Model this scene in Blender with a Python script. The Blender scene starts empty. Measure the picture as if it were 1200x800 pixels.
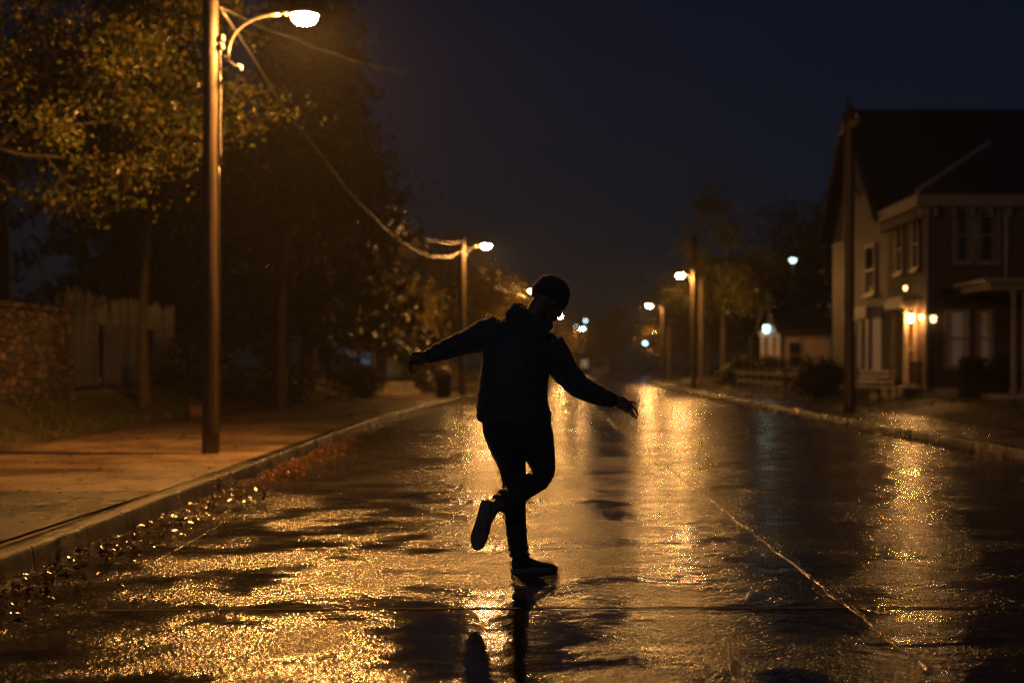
import bpy, bmesh, math, random
import numpy as np
from mathutils import Vector, Matrix, noise

SC = bpy.context.scene
COL = SC.collection
R = math.radians
rnd = random.Random(7)
V = Vector

# ------------------------------------------------------------------ camera frame
CAM_Z, FPX, VPX, VPY = 1.19, 1667.0, 640.0, 428.0
def at(px, py, y):
    """point of the place that lies y metres down the street on that line of sight"""
    return V(((px - VPX) * y / FPX, y, CAM_Z - (py - VPY) * y / FPX))

# ------------------------------------------------------------------ tags
def tag(o, label=None, cat=None, group=None, kind=None):
    if label: o['label'] = label
    if cat: o['category'] = cat
    if group: o['group'] = group
    if kind: o['kind'] = kind
    return o

def empty(name, loc=(0, 0, 0), rz=0.0):
    o = bpy.data.objects.new(name, None)
    o.empty_display_size = 0.2
    o.location = loc
    o.rotation_euler = (0, 0, rz)
    COL.objects.link(o)
    return o

def link_mesh(name, me, mats, parent=None, smooth=False):
    o = bpy.data.objects.new(name, me)
    for m in (mats if isinstance(mats, (list, tuple)) else [mats]):
        me.materials.append(m)
    COL.objects.link(o)
    if parent is not None:
        o.parent = parent
    if smooth:
        me.polygons.foreach_set('use_smooth', [True] * len(me.polygons))
    return o

def copy_tree(o, parent=None):
    c = o.copy()
    COL.objects.link(c)
    c.parent = parent
    for ch in list(o.children):
        copy_tree(ch, c)
    return c

# ------------------------------------------------------------------ mesh collector
class MB:
    def __init__(s):
        s.v, s.f = [], []
    def add(s, vs, fs):
        b = len(s.v)
        s.v.extend([tuple(p) for p in vs])
        s.f.extend([tuple(i + b for i in f) for f in fs])
        return s
    def box(s, x0, x1, y0, y1, z0, z1, c=0.0):
        if c <= 0:
            vs = [(x, y, z) for z in (z0, z1) for y in (y0, y1) for x in (x0, x1)]
            return s.add(vs, [(0, 2, 3, 1), (4, 5, 7, 6), (0, 1, 5, 4), (2, 6, 7, 3), (0, 4, 6, 2), (1, 3, 7, 5)])
        bm = bmesh.new()
        bmesh.ops.create_cube(bm, size=1)
        for v in bm.verts:
            v.co = V(((x0 + x1) / 2 + v.co.x * (x1 - x0), (y0 + y1) / 2 + v.co.y * (y1 - y0), (z0 + z1) / 2 + v.co.z * (z1 - z0)))
        bmesh.ops.bevel(bm, geom=list(bm.edges), offset=c, segments=2, profile=0.6, affect='EDGES')
        s.bm(bm); bm.free()
        return s
    def bm(s, bm):
        bm.verts.index_update()
        return s.add([v.co[:] for v in bm.verts], [[v.index for v in f.verts] for f in bm.faces])
    def obox(s, o, u, n, lo, hi):
        """box in a frame: u along, n outward, z up; lo/hi = (along, out, up)"""
        o, u, n, z = V(o), V(u), V(n), V((0, 0, 1))
        vs = []
        for c in (lo[2], hi[2]):
            for b in (lo[1], hi[1]):
                for a in (lo[0], hi[0]):
                    vs.append(o + u * a + n * b + z * c)
        return s.add(vs, [(0, 2, 3, 1), (4, 5, 7, 6), (0, 1, 5, 4), (2, 6, 7, 3), (0, 4, 6, 2), (1, 3, 7, 5)])
    def tube(s, pts, rad, seg=12, cap=True, dome=False, squash=1.0):
        pts = [V(p) for p in pts]
        rad = list(rad) if hasattr(rad, '__len__') else [rad] * len(pts)
        if dome:
            d0, d1 = (pts[0] - pts[1]).normalized(), (pts[-1] - pts[-2]).normalized()
            pre = [(pts[0] + d0 * rad[0] * math.sin(a), rad[0] * math.cos(a)) for a in (1.45, 1.1, 0.7, 0.35)]
            post = [(pts[-1] + d1 * rad[-1] * math.sin(a), rad[-1] * math.cos(a)) for a in (0.35, 0.7, 1.1, 1.45)]
            pts = [p for p, _ in pre] + pts + [p for p, _ in post]
            rad = [r for _, r in pre] + rad + [r for _, r in post]
        n = len(pts)
        t = [(pts[min(i + 1, n - 1)] - pts[max(i - 1, 0)]).normalized() for i in range(n)]
        up = V((0, 0, 1)) if abs(t[0].z) < 0.9 else V((0, 1, 0))
        a = t[0].cross(up).normalized()
        vs, fs = [], []
        for i in range(n):
            a = (a - t[i] * a.dot(t[i])).normalized()
            b = t[i].cross(a)
            for k in range(seg):
                th = 2 * math.pi * k / seg
                vs.append(pts[i] + (a * math.cos(th) + b * math.sin(th) * squash) * rad[i])
        for i in range(n - 1):
            for k in range(seg):
                k2 = (k + 1) % seg
                fs.append((i * seg + k, i * seg + k2, (i + 1) * seg + k2, (i + 1) * seg + k))
        if cap:
            fs.append(tuple(reversed(range(seg))))
            fs.append(tuple((n - 1) * seg + k for k in range(seg)))
        return s.add(vs, fs)
    def rings(s, rings, seg=32):
        """closed loft through (centre, axis_a, axis_b) ellipses"""
        vs, fs = [], []
        for c, a, b in rings:
            for k in range(seg):
                th = 2 * math.pi * k / seg
                vs.append(V(c) + V(a) * math.cos(th) + V(b) * math.sin(th))
        n = len(rings)
        for i in range(n - 1):
            for k in range(seg):
                k2 = (k + 1) % seg
                fs.append((i * seg + k, i * seg + k2, (i + 1) * seg + k2, (i + 1) * seg + k))
        fs.append(tuple(reversed(range(seg))))
        fs.append(tuple((n - 1) * seg + k for k in range(seg)))
        return s.add(vs, fs)
    def ellipsoid(s, c, a, b, d, seg=24, rows=16):
        c, a, b, d = V(c), V(a), V(b), V(d)
        vs, fs = [c - d], []
        for i in range(1, rows):
            ph = -math.pi / 2 + math.pi * i / rows
            for k in range(seg):
                th = 2 * math.pi * k / seg
                vs.append(c + (a * math.cos(th) + b * math.sin(th)) * math.cos(ph) + d * math.sin(ph))
        vs.append(c + d)
        top = len(vs) - 1
        for k in range(seg):
            k2 = (k + 1) % seg
            fs.append((0, 1 + k2, 1 + k))
            for i in range(rows - 2):
                fs.append((1 + i * seg + k, 1 + i * seg + k2, 1 + (i + 1) * seg + k2, 1 + (i + 1) * seg + k))
            fs.append((top, 1 + (rows - 2) * seg + k, 1 + (rows - 2) * seg + k2))
        return s.add(vs, fs)
    def lathe(s, prof, c=(0, 0, 0), seg=20, cap=True):
        vs, fs = [], []
        for r, z in prof:
            for k in range(seg):
                th = 2 * math.pi * k / seg
                vs.append((c[0] + r * math.cos(th), c[1] + r * math.sin(th), c[2] + z))
        n = len(prof)
        for i in range(n - 1):
            for k in range(seg):
                k2 = (k + 1) % seg
                fs.append((i * seg + k, i * seg + k2, (i + 1) * seg + k2, (i + 1) * seg + k))
        if cap:
            fs.append(tuple(reversed(range(seg))))
            fs.append(tuple((n - 1) * seg + k for k in range(seg)))
        return s.add(vs, fs)
    def mesh(s, name):
        me = bpy.data.meshes.new(name)
        me.from_pydata(s.v, [], s.f)
        me.update()
        bm = bmesh.new(); bm.from_mesh(me)
        bmesh.ops.recalc_face_normals(bm, faces=bm.faces)
        bm.to_mesh(me); bm.free()
        return me
    def build(s, name, mats, parent=None, smooth=False):
        return link_mesh(name, s.mesh(name), mats, parent, smooth)

# ------------------------------------------------------------------ materials
class NT:
    def __init__(s, name):
        s.m = bpy.data.materials.new(name)
        s.m.use_nodes = True
        s.t = s.m.node_tree
        s.n, s.l = s.t.nodes, s.t.links
        s.p = s.n['Principled BSDF']
        s.out = s.n['Material Output']
        s.tc = s.n.new('ShaderNodeTexCoord').outputs['Object']
    def put(s, sock, val):
        if hasattr(val, 'is_linked'):
            s.l.new(val, sock)
        else:
            sock.default_value = val
    def mapping(s, scale, coord=None, loc=(0, 0, 0)):
        n = s.n.new('ShaderNodeMapping')
        n.inputs['Scale'].default_value = scale
        n.inputs['Location'].default_value = loc
        s.l.new(coord or s.tc, n.inputs['Vector'])
        return n.outputs[0]
    def noise(s, scale, detail=4.0, rough=0.55, coord=None, dist=0.0):
        n = s.n.new('ShaderNodeTexNoise')
        n.inputs['Scale'].default_value = scale
        n.inputs['Detail'].default_value = detail
        n.inputs['Roughness'].default_value = rough
        n.inputs['Distortion'].default_value = dist
        s.l.new(coord or s.tc, n.inputs['Vector'])
        return n.outputs['Fac']
    def voronoi(s, scale, feature='F1', coord=None, out='Distance', rand=1.0):
        n = s.n.new('ShaderNodeTexVoronoi')
        n.feature = feature
        n.inputs['Scale'].default_value = scale
        n.inputs['Randomness'].default_value = rand
        s.l.new(coord or s.tc, n.inputs['Vector'])
        return n.outputs[out]
    def ramp(s, fac, stops):
        n = s.n.new('ShaderNodeValToRGB')
        e = n.color_ramp.elements
        while len(e) < len(stops):
            e.new(0.5)
        for i, (p, c) in enumerate(stops):
            e[i].position = p
            e[i].color = (c[0], c[1], c[2], 1) if hasattr(c, '__len__') else (c, c, c, 1)
        s.put(n.inputs[0], fac)
        return n.outputs[0]
    def math(s, op, a, b=0.0, c=None, clamp=False):
        n = s.n.new('ShaderNodeMath')
        n.operation = op
        n.use_clamp = clamp
        s.put(n.inputs[0], a)
        s.put(n.inputs[1], b)
        if c is not None:
            s.put(n.inputs[2], c)
        return n.outputs[0]
    def mixc(s, fac, a, b):
        n = s.n.new('ShaderNodeMix')
        n.data_type = 'RGBA'
        s.put(n.inputs[0], fac)
        for k, val in ((6, a), (7, b)):
            if hasattr(val, 'is_linked'):
                s.l.new(val, n.inputs[k])
            else:
                n.inputs[k].default_value = (val[0], val[1], val[2], 1)
        return n.outputs[2]
    def bump(s, height, strength, dist, normal=None):
        n = s.n.new('ShaderNodeBump')
        s.put(n.inputs['Strength'], strength)
        n.inputs['Distance'].default_value = dist
        s.l.new(height, n.inputs['Height'])
        if normal is not None:
            s.l.new(normal, n.inputs['Normal'])
        return n.outputs[0]
    def set(s, **kw):
        names = dict(color='Base Color', rough='Roughness', normal='Normal', metal='Metallic', spec='Specular IOR Level',
                     sheen='Sheen Weight', sheenr='Sheen Roughness', coat='Coat Weight', coatr='Coat Roughness', ior='IOR')
        for k, val in kw.items():
            sock = s.p.inputs[names[k]]
            if k == 'color' and not hasattr(val, 'is_linked'):
                val = (val[0], val[1], val[2], 1)
            s.put(sock, val)
        return s

def mat_plain(name, c1, c2, rough=0.6, scale=6.0, bump=0.0, bscale=40.0, metal=0.0, spec=0.5):
    t = NT(name)
    n = t.noise(scale, 5)
    t.set(color=t.ramp(n, [(0.3, c1), (0.7, c2)]), rough=rough, metal=metal, spec=spec)
    if bump > 0:
        t.set(normal=t.bump(t.noise(bscale, 4), 1.0, bump))
    return t.m

def mat_asphalt():
    t = NT('wet_asphalt')
    grain = t.voronoi(60.0)                                # stones in the surface
    grain2 = t.voronoi(27.0)
    clump = t.noise(15.0, 3, 0.6)
    swell = t.noise(2.0, 3, 0.5, dist=0.4)
    swell2 = t.noise(5.5, 4, 0.55)
    pud = t.math('ADD', t.math('MULTIPLY', t.noise(1.55, 6, 0.6, dist=0.4), 0.6), t.math('MULTIPLY', t.noise(0.45, 3, 0.5), 0.4))
    dry = t.ramp(pud, [(0.42, 0.10), (0.56, 1.0)])         # low = standing water, 1 = damp stones
    # the shallow puddle in the dip where the man stands
    ln = t.n.new('ShaderNodeVectorMath'); ln.operation = 'LENGTH'
    wob = t.math('MULTIPLY', t.math('SUBTRACT', t.noise(2.6, 4), 0.5), 0.9)
    t.l.new(t.mapping((1.45, 0.72, 0.0), loc=(0.32, -4.55, 0.0)), ln.inputs[0])
    dip = t.ramp(t.math('ADD', ln.outputs['Value'], wob), [(0.55, 0.0), (0.95, 1.0)])
    dry = t.math('MULTIPLY', dry, t.math('ADD', t.math('MULTIPLY', dip, 0.93), 0.07))
    patch = t.noise(1.4, 5, 0.6)
    h = t.math('ADD', t.math('MULTIPLY', grain, 0.75), t.math('MULTIPLY', grain2, 0.5))
    h = t.math('ADD', h, t.math('MULTIPLY', clump, 0.8))
    gs = t.math('ADD', t.math('MULTIPLY', dry, 0.74), 0.05)
    sw = t.math('ADD', t.math('MULTIPLY', dip, 0.75), 0.25)
    n0 = t.bump(swell, sw, 0.034)
    n1 = t.bump(swell2, sw, 0.011, n0)
    nb = t.bump(h, gs, 0.0092, n1)
    for n in t.n:
        if n.type == 'BUMP' and 'Filter Width' in n.inputs:
            n.inputs['Filter Width'].default_value = 0.3
    col = t.mixc(t.ramp(patch, [(0.35, 0.0), (0.7, 1.0)]), (0.010, 0.0095, 0.009), (0.026, 0.023, 0.020))
    t.set(color=col, rough=t.math('ADD', t.math('MULTIPLY', dry, 0.16), 0.085), normal=nb, spec=0.5)
    return t.m

def mat_concrete(name, c1, c2, rough_lo=0.3, rough_hi=0.65, joint=0.0):
    t = NT(name)
    n = t.noise(1.3, 6, 0.65)
    n2 = t.noise(28.0, 4)
    c = t.mixc(t.ramp(n, [(0.32, 0.0), (0.68, 1.0)]), c1, c2)
    c = t.mixc(t.ramp(n2, [(0.4, 0.0), (0.75, 0.45)]), c, tuple(x * 0.55 for x in c1))
    c = t.mixc(t.ramp(t.noise(0.42, 7, 0.7, dist=0.5), [(0.44, 0.0), (0.60, 0.75)]), c, tuple(x * 0.30 for x in c1))
    crack = t.voronoi(0.55, 'DISTANCE_TO_EDGE', coord=t.mapping((1, 1, 0.0)))
    c = t.mixc(t.ramp(crack, [(0.0, 1.0), (0.012, 0.0)]), c, tuple(x * 0.12 for x in c1))
    h = t.math('ADD', t.noise(70.0, 5, 0.7), t.math('MULTIPLY', t.noise(9.0, 3), 1.2))
    nb = t.bump(h, 0.9, 0.011)
    if joint > 0:
        sx = t.n.new('ShaderNodeSeparateXYZ')
        t.l.new(t.tc, sx.inputs[0])
        fy = t.math('ABSOLUTE', t.math('SUBTRACT', t.math('FRACT', t.math('DIVIDE', sx.outputs['Y'], joint)), 0.5))
        g = t.ramp(fy, [(0.482, 1.0), (0.496, 0.0)])
        nb = t.bump(g, 1.0, 0.012, nb)
    t.set(color=c, rough=t.ramp(t.noise(0.9, 4), [(0.35, rough_lo), (0.65, rough_hi)]), normal=nb)
    return t.m

def mat_leaf(name, stops, rough=0.36, trans=0.35):
    t = NT(name)
    g = t.n.new('ShaderNodeNewGeometry')
    c = t.ramp(g.outputs['Random Per Island'], stops)
    t.set(color=c, rough=rough, spec=0.5)
    tr = t.n.new('ShaderNodeBsdfTranslucent')
    t.l.new(c, tr.inputs[0])
    mx = t.n.new('ShaderNodeMixShader')
    mx.inputs[0].default_value = trans
    t.l.new(t.p.outputs[0], mx.inputs[1])
    t.l.new(tr.outputs[0], mx.inputs[2])
    t.l.new(mx.outputs[0], t.out.inputs[0])
    return t.m

def mat_emit(name, color, strength):
    t = NT(name)
    t.set(color=(0.6, 0.55, 0.5), rough=0.3)
    t.p.inputs['Emission Color'].default_value = (*color, 1)
    t.p.inputs['Emission Strength'].default_value = strength
    t.m.cycles.emission_sampling = 'FRONT'
    return t.m

def mat_cloth(name, c1, c2, sheen=0.4, weave=900.0, bump=0.0012, scale=5.0):
    t = NT(name)
    c = t.ramp(t.noise(scale, 4), [(0.3, c1), (0.7, c2)])
    nb = t.bump(t.noise(weave, 2), 0.6, bump)
    nb = t.bump(t.noise(60.0, 4), 0.5, 0.004, nb)
    t.set(color=c, rough=0.46, spec=0.5, sheen=sheen, sheenr=0.3, normal=nb)
    t.p.inputs['Sheen Tint'].default_value = (1.0, 0.95, 0.9, 1)
    return t.m

def mat_brick(name, c1, c2, mortar, rot=False):
    t = NT(name)
    co = t.n.new('ShaderNodeSeparateXYZ')
    t.l.new(t.tc, co.inputs[0])
    cb = t.n.new('ShaderNodeCombineXYZ')
    t.l.new(t.math('ADD', co.outputs['X'], co.outputs['Y']), cb.inputs[0])
    t.l.new(co.outputs['Z'], cb.inputs[1])
    b = t.n.new('ShaderNodeTexBrick')
    b.inputs['Scale'].default_value = 1.0
    b.inputs['Brick Width'].default_value = 0.23
    b.inputs['Row Height'].default_value = 0.075
    b.inputs['Mortar Size'].default_value = 0.008
    b.inputs['Color1'].default_value = (*c1, 1)
    b.inputs['Color2'].default_value = (*c2, 1)
    b.inputs['Mortar'].default_value = (*mortar, 1)
    t.l.new(cb.outputs[0], b.inputs['Vector'])
    nz = t.noise(3.0, 5)
    c = t.mixc(t.ramp(nz, [(0.4, 0.0), (0.75, 0.6)]), b.outputs['Color'], tuple(x * 0.4 for x in c1))
    nb = t.bump(t.math('SUBTRACT', 1.0, b.outputs['Fac']), 0.9, 0.008)
    nb = t.bump(t.noise(50.0, 4), 0.7, 0.004, nb)
    t.set(color=c, rough=0.7, normal=nb)
    return t.m

def mat_boards(name, c1, c2, step=0.14, axis='Z', rough=0.6, gap=0.06):
    t = NT(name)
    sx = t.n.new('ShaderNodeSeparateXYZ')
    t.l.new(t.tc, sx.inputs[0])
    src = sx.outputs['Z'] if axis == 'Z' else t.math('ADD', sx.outputs['X'], sx.outputs['Y'])
    f = t.math('FRACT', t.math('DIVIDE', src, step))
    n = t.noise(1.0, 5, 0.6, coord=t.mapping((2, 2, 14) if axis == 'Z' else (14, 14, 1.5)))
    c = t.ramp(n, [(0.3, c1), (0.72, c2)])
    t.set(color=c, rough=rough, normal=t.bump(t.ramp(f, [(0.0, 0.0), (gap, 1.0), (0.97, 0.6), (1.0, 0.0)]), 0.9, 0.012))
    return t.m

def mat_wood_pole():
    t = NT('weathered_pole_wood')
    n = t.noise(1.0, 6, 0.65, coord=t.mapping((34, 34, 1.3)))
    c = t.ramp(n, [(0.3, (0.025, 0.016, 0.010)), (0.6, (0.075, 0.050, 0.030)), (0.8, (0.13, 0.09, 0.055))])
    t.set(color=c, rough=0.45, normal=t.bump(n, 1.0, 0.012))
    return t.m

def mat_glass(name='window_glass'):
    t = NT(name)
    t.set(color=(0.012, 0.014, 0.018), rough=t.math('ADD', t.math('MULTIPLY', t.noise(2.0), 0.05), 0.02), spec=0.6,
          normal=t.bump(t.noise(1.6, 2), 0.4, 0.01))
    return t.m

M = {}
M['asphalt'] = mat_asphalt()
M['seam'] = mat_plain('road_sealant', (0.02, 0.018, 0.016), (0.05, 0.04, 0.03), 0.16, 30, 0.006, 60, spec=0.7)
M['joint'] = mat_plain('road_joint_dirt', (0.004, 0.004, 0.004), (0.01, 0.009, 0.008), 0.8, 30, 0.003, 90, spec=0.2)
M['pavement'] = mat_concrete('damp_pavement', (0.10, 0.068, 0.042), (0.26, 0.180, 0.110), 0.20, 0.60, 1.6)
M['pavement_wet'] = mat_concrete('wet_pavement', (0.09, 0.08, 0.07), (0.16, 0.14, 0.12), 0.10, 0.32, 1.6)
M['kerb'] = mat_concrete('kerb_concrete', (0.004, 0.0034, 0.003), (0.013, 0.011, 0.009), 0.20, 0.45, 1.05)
M['dark_patch'] = mat_concrete('dark_patch_surface', (0.010, 0.0085, 0.007), (0.025, 0.020, 0.016), 0.18, 0.45)
M['soil'] = mat_plain('damp_soil', (0.03, 0.022, 0.014), (0.085, 0.062, 0.036), 0.7, 2.5, 0.03, 14)
M['grass'] = mat_leaf('grass_blades', [(0.0, (0.035, 0.05, 0.015)), (0.6, (0.07, 0.085, 0.025)), (1.0, (0.13, 0.11, 0.045))], 0.4, 0.3)
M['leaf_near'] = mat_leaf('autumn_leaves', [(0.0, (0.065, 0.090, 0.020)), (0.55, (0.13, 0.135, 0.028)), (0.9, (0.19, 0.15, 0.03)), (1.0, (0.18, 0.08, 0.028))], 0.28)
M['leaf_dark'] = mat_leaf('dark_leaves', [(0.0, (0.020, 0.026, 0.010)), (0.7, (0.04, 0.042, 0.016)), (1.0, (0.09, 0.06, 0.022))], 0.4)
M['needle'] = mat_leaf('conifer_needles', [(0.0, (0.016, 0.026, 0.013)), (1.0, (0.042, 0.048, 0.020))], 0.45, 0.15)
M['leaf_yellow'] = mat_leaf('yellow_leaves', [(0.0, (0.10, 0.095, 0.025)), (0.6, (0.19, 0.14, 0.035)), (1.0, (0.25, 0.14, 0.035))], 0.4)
M['litter'] = mat_leaf('fallen_leaf_brown', [(0.0, (0.05, 0.025, 0.012)), (0.5, (0.12, 0.055, 0.022)), (0.85, (0.20, 0.10, 0.03)), (1.0, (0.16, 0.03, 0.018))], 0.16, 0.1)
M['bark'] = mat_plain('tree_bark', (0.03, 0.022, 0.015), (0.10, 0.072, 0.048), 0.7, 9, 0.03, 26)
M['pole'] = mat_wood_pole()
M['metal'] = mat_plain('galvanised_metal', (0.18, 0.17, 0.15), (0.34, 0.32, 0.29), 0.38, 14, 0.002, 60, metal=0.7)
M['metal_dark'] = mat_plain('dark_painted_metal', (0.015, 0.015, 0.016), (0.04, 0.038, 0.036), 0.4, 10, 0.001, 60)
M['ceramic'] = mat_plain('insulator_ceramic', (0.35, 0.32, 0.28), (0.5, 0.47, 0.42), 0.2, 10)
M['cable'] = mat_plain('cable_sheath', (0.03, 0.028, 0.026), (0.06, 0.055, 0.05), 0.35, 30, 0.003, 25)
M['lens'] = mat_emit('sodium_lens', (1.0, 0.42, 0.088), 3500.0)
M['lens_far'] = mat_emit('warm_lens', (1.0, 0.45, 0.11), 1900.0)
M['lens_cool'] = mat_emit('cool_lens', (0.62, 1.0, 0.93), 5.0)
M['lens_blue'] = mat_emit('blue_white_lens', (0.55, 0.85, 1.0), 10.0)
M['lantern'] = mat_emit('porch_lantern_glass', (1.0, 0.45, 0.11), 420.0)
M['lantern_small'] = mat_emit('small_lantern_glass', (1.0, 0.58, 0.22), 7.0)
M['win_blue'] = mat_emit('bluish_lit_window', (0.35, 0.62, 1.0), 0.10)
M['win_warm'] = mat_emit('warm_lit_window', (1.0, 0.62, 0.32), 0.5)
M['win_dim'] = mat_emit('dim_amber_window', (1.0, 0.52, 0.18), 0.055)
M['win_pale'] = mat_emit('dim_pale_window', (0.75, 0.66, 0.45), 0.007)
def mat_rubble(name, c1, c2, c3, scale):
    t = NT(name)
    co = t.mapping((scale, scale, scale * 1.7))
    cell = t.voronoi(1.0, coord=co, out='Color')
    sp = t.n.new('ShaderNodeSeparateColor'); t.l.new(cell, sp.inputs[0])
    edge = t.ramp(t.voronoi(1.0, 'DISTANCE_TO_EDGE', coord=co), [(0.02, 0.0), (0.12, 1.0)])
    c = t.ramp(sp.outputs[0], [(0.0, c1), (0.6, c2), (1.0, c3)])
    c = t.mixc(t.ramp(t.noise(9.0, 5), [(0.35, 0.0), (0.8, 0.7)]), c, tuple(x * .3 for x in c1))
    c = t.mixc(edge, tuple(x * .35 for x in c1), c)
    nb = t.bump(t.math('ADD', edge, t.math('MULTIPLY', t.noise(22.0, 5), .6)), 1.0, 0.035)
    t.set(color=c, rough=0.6, normal=nb)
    return t.m
M['rubble'] = mat_rubble('rough_wall_stone', (0.035, 0.02, 0.012), (0.10, 0.058, 0.034), (0.26, 0.16, 0.09), 4.2)
M['dark_wood'] = mat_plain('dark_stained_wood', (0.035, 0.018, 0.012), (0.07, 0.036, 0.024), 0.5, 8)
M['brick_wall'] = mat_brick('old_garden_brick', (0.045, 0.022, 0.013), (0.16, 0.09, 0.052), (0.02, 0.017, 0.014))
M['brick_house'] = mat_brick('house_brick', (0.055, 0.024, 0.017), (0.10, 0.046, 0.031), (0.06, 0.05, 0.04))
M['stucco'] = mat_boards('pale_weatherboard', (0.042, 0.033, 0.025), (0.095, 0.073, 0.055), 0.16)
M['shed_boards'] = mat_boards('tan_boards', (0.26, 0.18, 0.12), (0.40, 0.29, 0.20), 0.3, 'X')
M['blue_boards'] = mat_boards('blue_grey_boards', (0.06, 0.08, 0.11), (0.10, 0.13, 0.17), 0.16)
M['roof'] = mat_boards('slate_roof', (0.010, 0.011, 0.014), (0.028, 0.029, 0.034), 0.22, 'Z', 0.5)
M['trim'] = mat_plain('cream_trim_paint', (0.14, 0.12, 0.09), (0.24, 0.21, 0.165), 0.45, 8, 0.002, 30)
M['trim_grey'] = mat_plain('grey_lead_trim', (0.20, 0.21, 0.22), (0.32, 0.33, 0.34), 0.5, 8)
M['door'] = mat_plain('varnished_door', (0.20, 0.06, 0.02), (0.30, 0.10, 0.035), 0.3, 6)
M['glass'] = mat_glass()
M['curtain'] = mat_plain('net_curtain', (0.14, 0.13, 0.10), (0.24, 0.22, 0.18), 0.8, 12, 0.02, 9)
M['fence'] = mat_boards('bleached_fence_wood', (0.018, 0.017, 0.017), (0.085, 0.076, 0.068), 0.9, 'X')
M['white_paint'] = mat_plain('white_bench_paint', (0.55, 0.50, 0.44), (0.72, 0.67, 0.60), 0.35, 10, 0.002, 30)
M['red'] = mat_plain('red_plastic', (0.09, 0.014, 0.010), (0.13, 0.02, 0.014), 0.4, 10)
M['bin'] = mat_plain('dark_green_bin', (0.012, 0.022, 0.022), (0.025, 0.04, 0.04), 0.4, 10)
M['stone'] = mat_plain('rough_stone', (0.22, 0.18, 0.14), (0.40, 0.34, 0.27), 0.6, 6, 0.02, 18)
M['car_paint'] = mat_plain('silver_car_paint', (0.42, 0.44, 0.46), (0.5, 0.52, 0.54), 0.22, 3, metal=0.3)
M['rubber'] = mat_plain('black_rubber', (0.012, 0.012, 0.012), (0.03, 0.028, 0.026), 0.6, 40, 0.001, 120)
M['jacket'] = mat_cloth('jacket_cloth', (0.075, 0.066, 0.064), (0.13, 0.115, 0.11), 1.0)
M['jeans'] = mat_cloth('dark_denim', (0.035, 0.037, 0.048), (0.07, 0.072, 0.085), 0.9, 1200.0)
M['knit'] = mat_cloth('dark_knit', (0.035, 0.032, 0.033), (0.07, 0.062, 0.06), 1.0, 420.0, 0.004)
M['skin'] = mat_plain('skin', (0.30, 0.15, 0.10), (0.38, 0.20, 0.14), 0.48, 40, 0.0008, 300)
M['shoe'] = mat_cloth('shoe_cloth', (0.03, 0.03, 0.033), (0.07, 0.066, 0.064), 0.3)
M['sole'] = mat_plain('tan_rubber_sole', (0.26, 0.20, 0.14), (0.38, 0.30, 0.22), 0.55, 30, 0.002, 90)
M['lace'] = mat_plain('shoe_lace', (0.03, 0.03, 0.03), (0.06, 0.055, 0.05), 0.8, 60)

# ------------------------------------------------------------------ road line
def lerp_table(tab, y):
    if y <= tab[0][0]: return tab[0][1]
    for (a, va), (b, vb) in zip(tab, tab[1:]):
        if y <= b:
            u = (y - a) / (b - a)
            return va + (vb - va) * u
    return tab[-1][1]
LEFT = [(-12, -2.85), (0, -2.9), (7, -3.0), (15, -3.18), (23, -3.35), (30, -3.42), (40, -3.2), (50, -2.75), (60, -2.2), (80, -1.1),
        (100, -0.1), (123, 1.1), (160, 3.7), (200, 7.2), (240, 11.5), (300, 19.5)]
RIGHT = [(-12, 6.1), (0, 6.05), (20, 6.0), (40, 5.95), (62, 6.0), (80, 6.4), (100, 7.1), (123, 8.4), (160, 11.2), (200, 15), (240, 19.4), (300, 27.5)]
def xl(y): return lerp_table(LEFT, y)
def xr(y): return lerp_table(RIGHT, y)
def smooth_tab(tab):
    for _ in range(2):
        new = [tab[0]]
        for (a, va), (b, vb) in zip(tab, tab[1:]):
            new += [(a * .75 + b * .25, va * .75 + vb * .25), (a * .25 + b * .75, va * .25 + vb * .75)]
        new.append(tab[-1])
        tab = new
    return tab
LEFT, RIGHT = smooth_tab(LEFT), smooth_tab(RIGHT)
YS = [-12 + i * 1.0 for i in range(0, 80)] + [68 + i * 4.0 for i in range(0, 59)]

def ribbon(rows):
    """sheet through rows of points"""
    m = MB()
    n = len(rows[0])
    vs = [p for r in rows for p in r]
    fs = []
    for i in range(len(rows) - 1):
        for k in range(n - 1):
            fs.append((i * n + k, i * n + k + 1, (i + 1) * n + k + 1, (i + 1) * n + k))
    return m.add(vs, fs)

def sm(a, b, x):
    u = min(1, max(0, (x - a) / (b - a)))
    return u * u * (3 - 2 * u)
def gz_left(d):   # height of the bank, d metres beyond the left kerb
    return 0.11 + 0.10 * sm(3.7, 4.6, d) + 0.48 * sm(4.4, 5.9, d) + 0.5 * sm(10, 30, d)
def gz_right(d):
    return 0.11 + 0.26 * sm(1.9, 3.4, d) + 0.8 * sm(16, 60, d)

rows = []
for y in YS + [420.0, 700.0]:
    a, b = xl(min(y, 304)), xr(min(y, 304))
    r = []
    for d in (700, 200, 60, 30, 20, 12, 9, 7, 6.2, 5.7, 5.2, 4.8, 4.5, 4.2, 3.9, 3.6, 3.0):
        h = gz_left(d)
        if d < 25: h += 0.05 * noise.noise(V((a - d, y, 0)) * 0.7) * (1 if d > 3.8 else 0)
        r.append((a - d, y, h))
    r.append((a - 0.20, y, 0.10)); r.append((a - 0.10, y, -0.06))
    r.append((b + 0.10, y, -0.06)); r.append((b + 0.20, y, 0.10))
    for d in (1.6, 2.0, 2.3, 2.7, 3.1, 3.5, 5, 8, 12, 16, 24, 40, 60, 200, 700):
        h = gz_right(d)
        if 1.9 < d < 25: h += 0.03 * noise.noise(V((b + d, y, 4)) * 0.8)
        r.append((b + d, y, h))
    rows.append(r)
tag(ribbon(rows).build('ground', M['soil'], smooth=False), kind='structure')
rows = []
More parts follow.
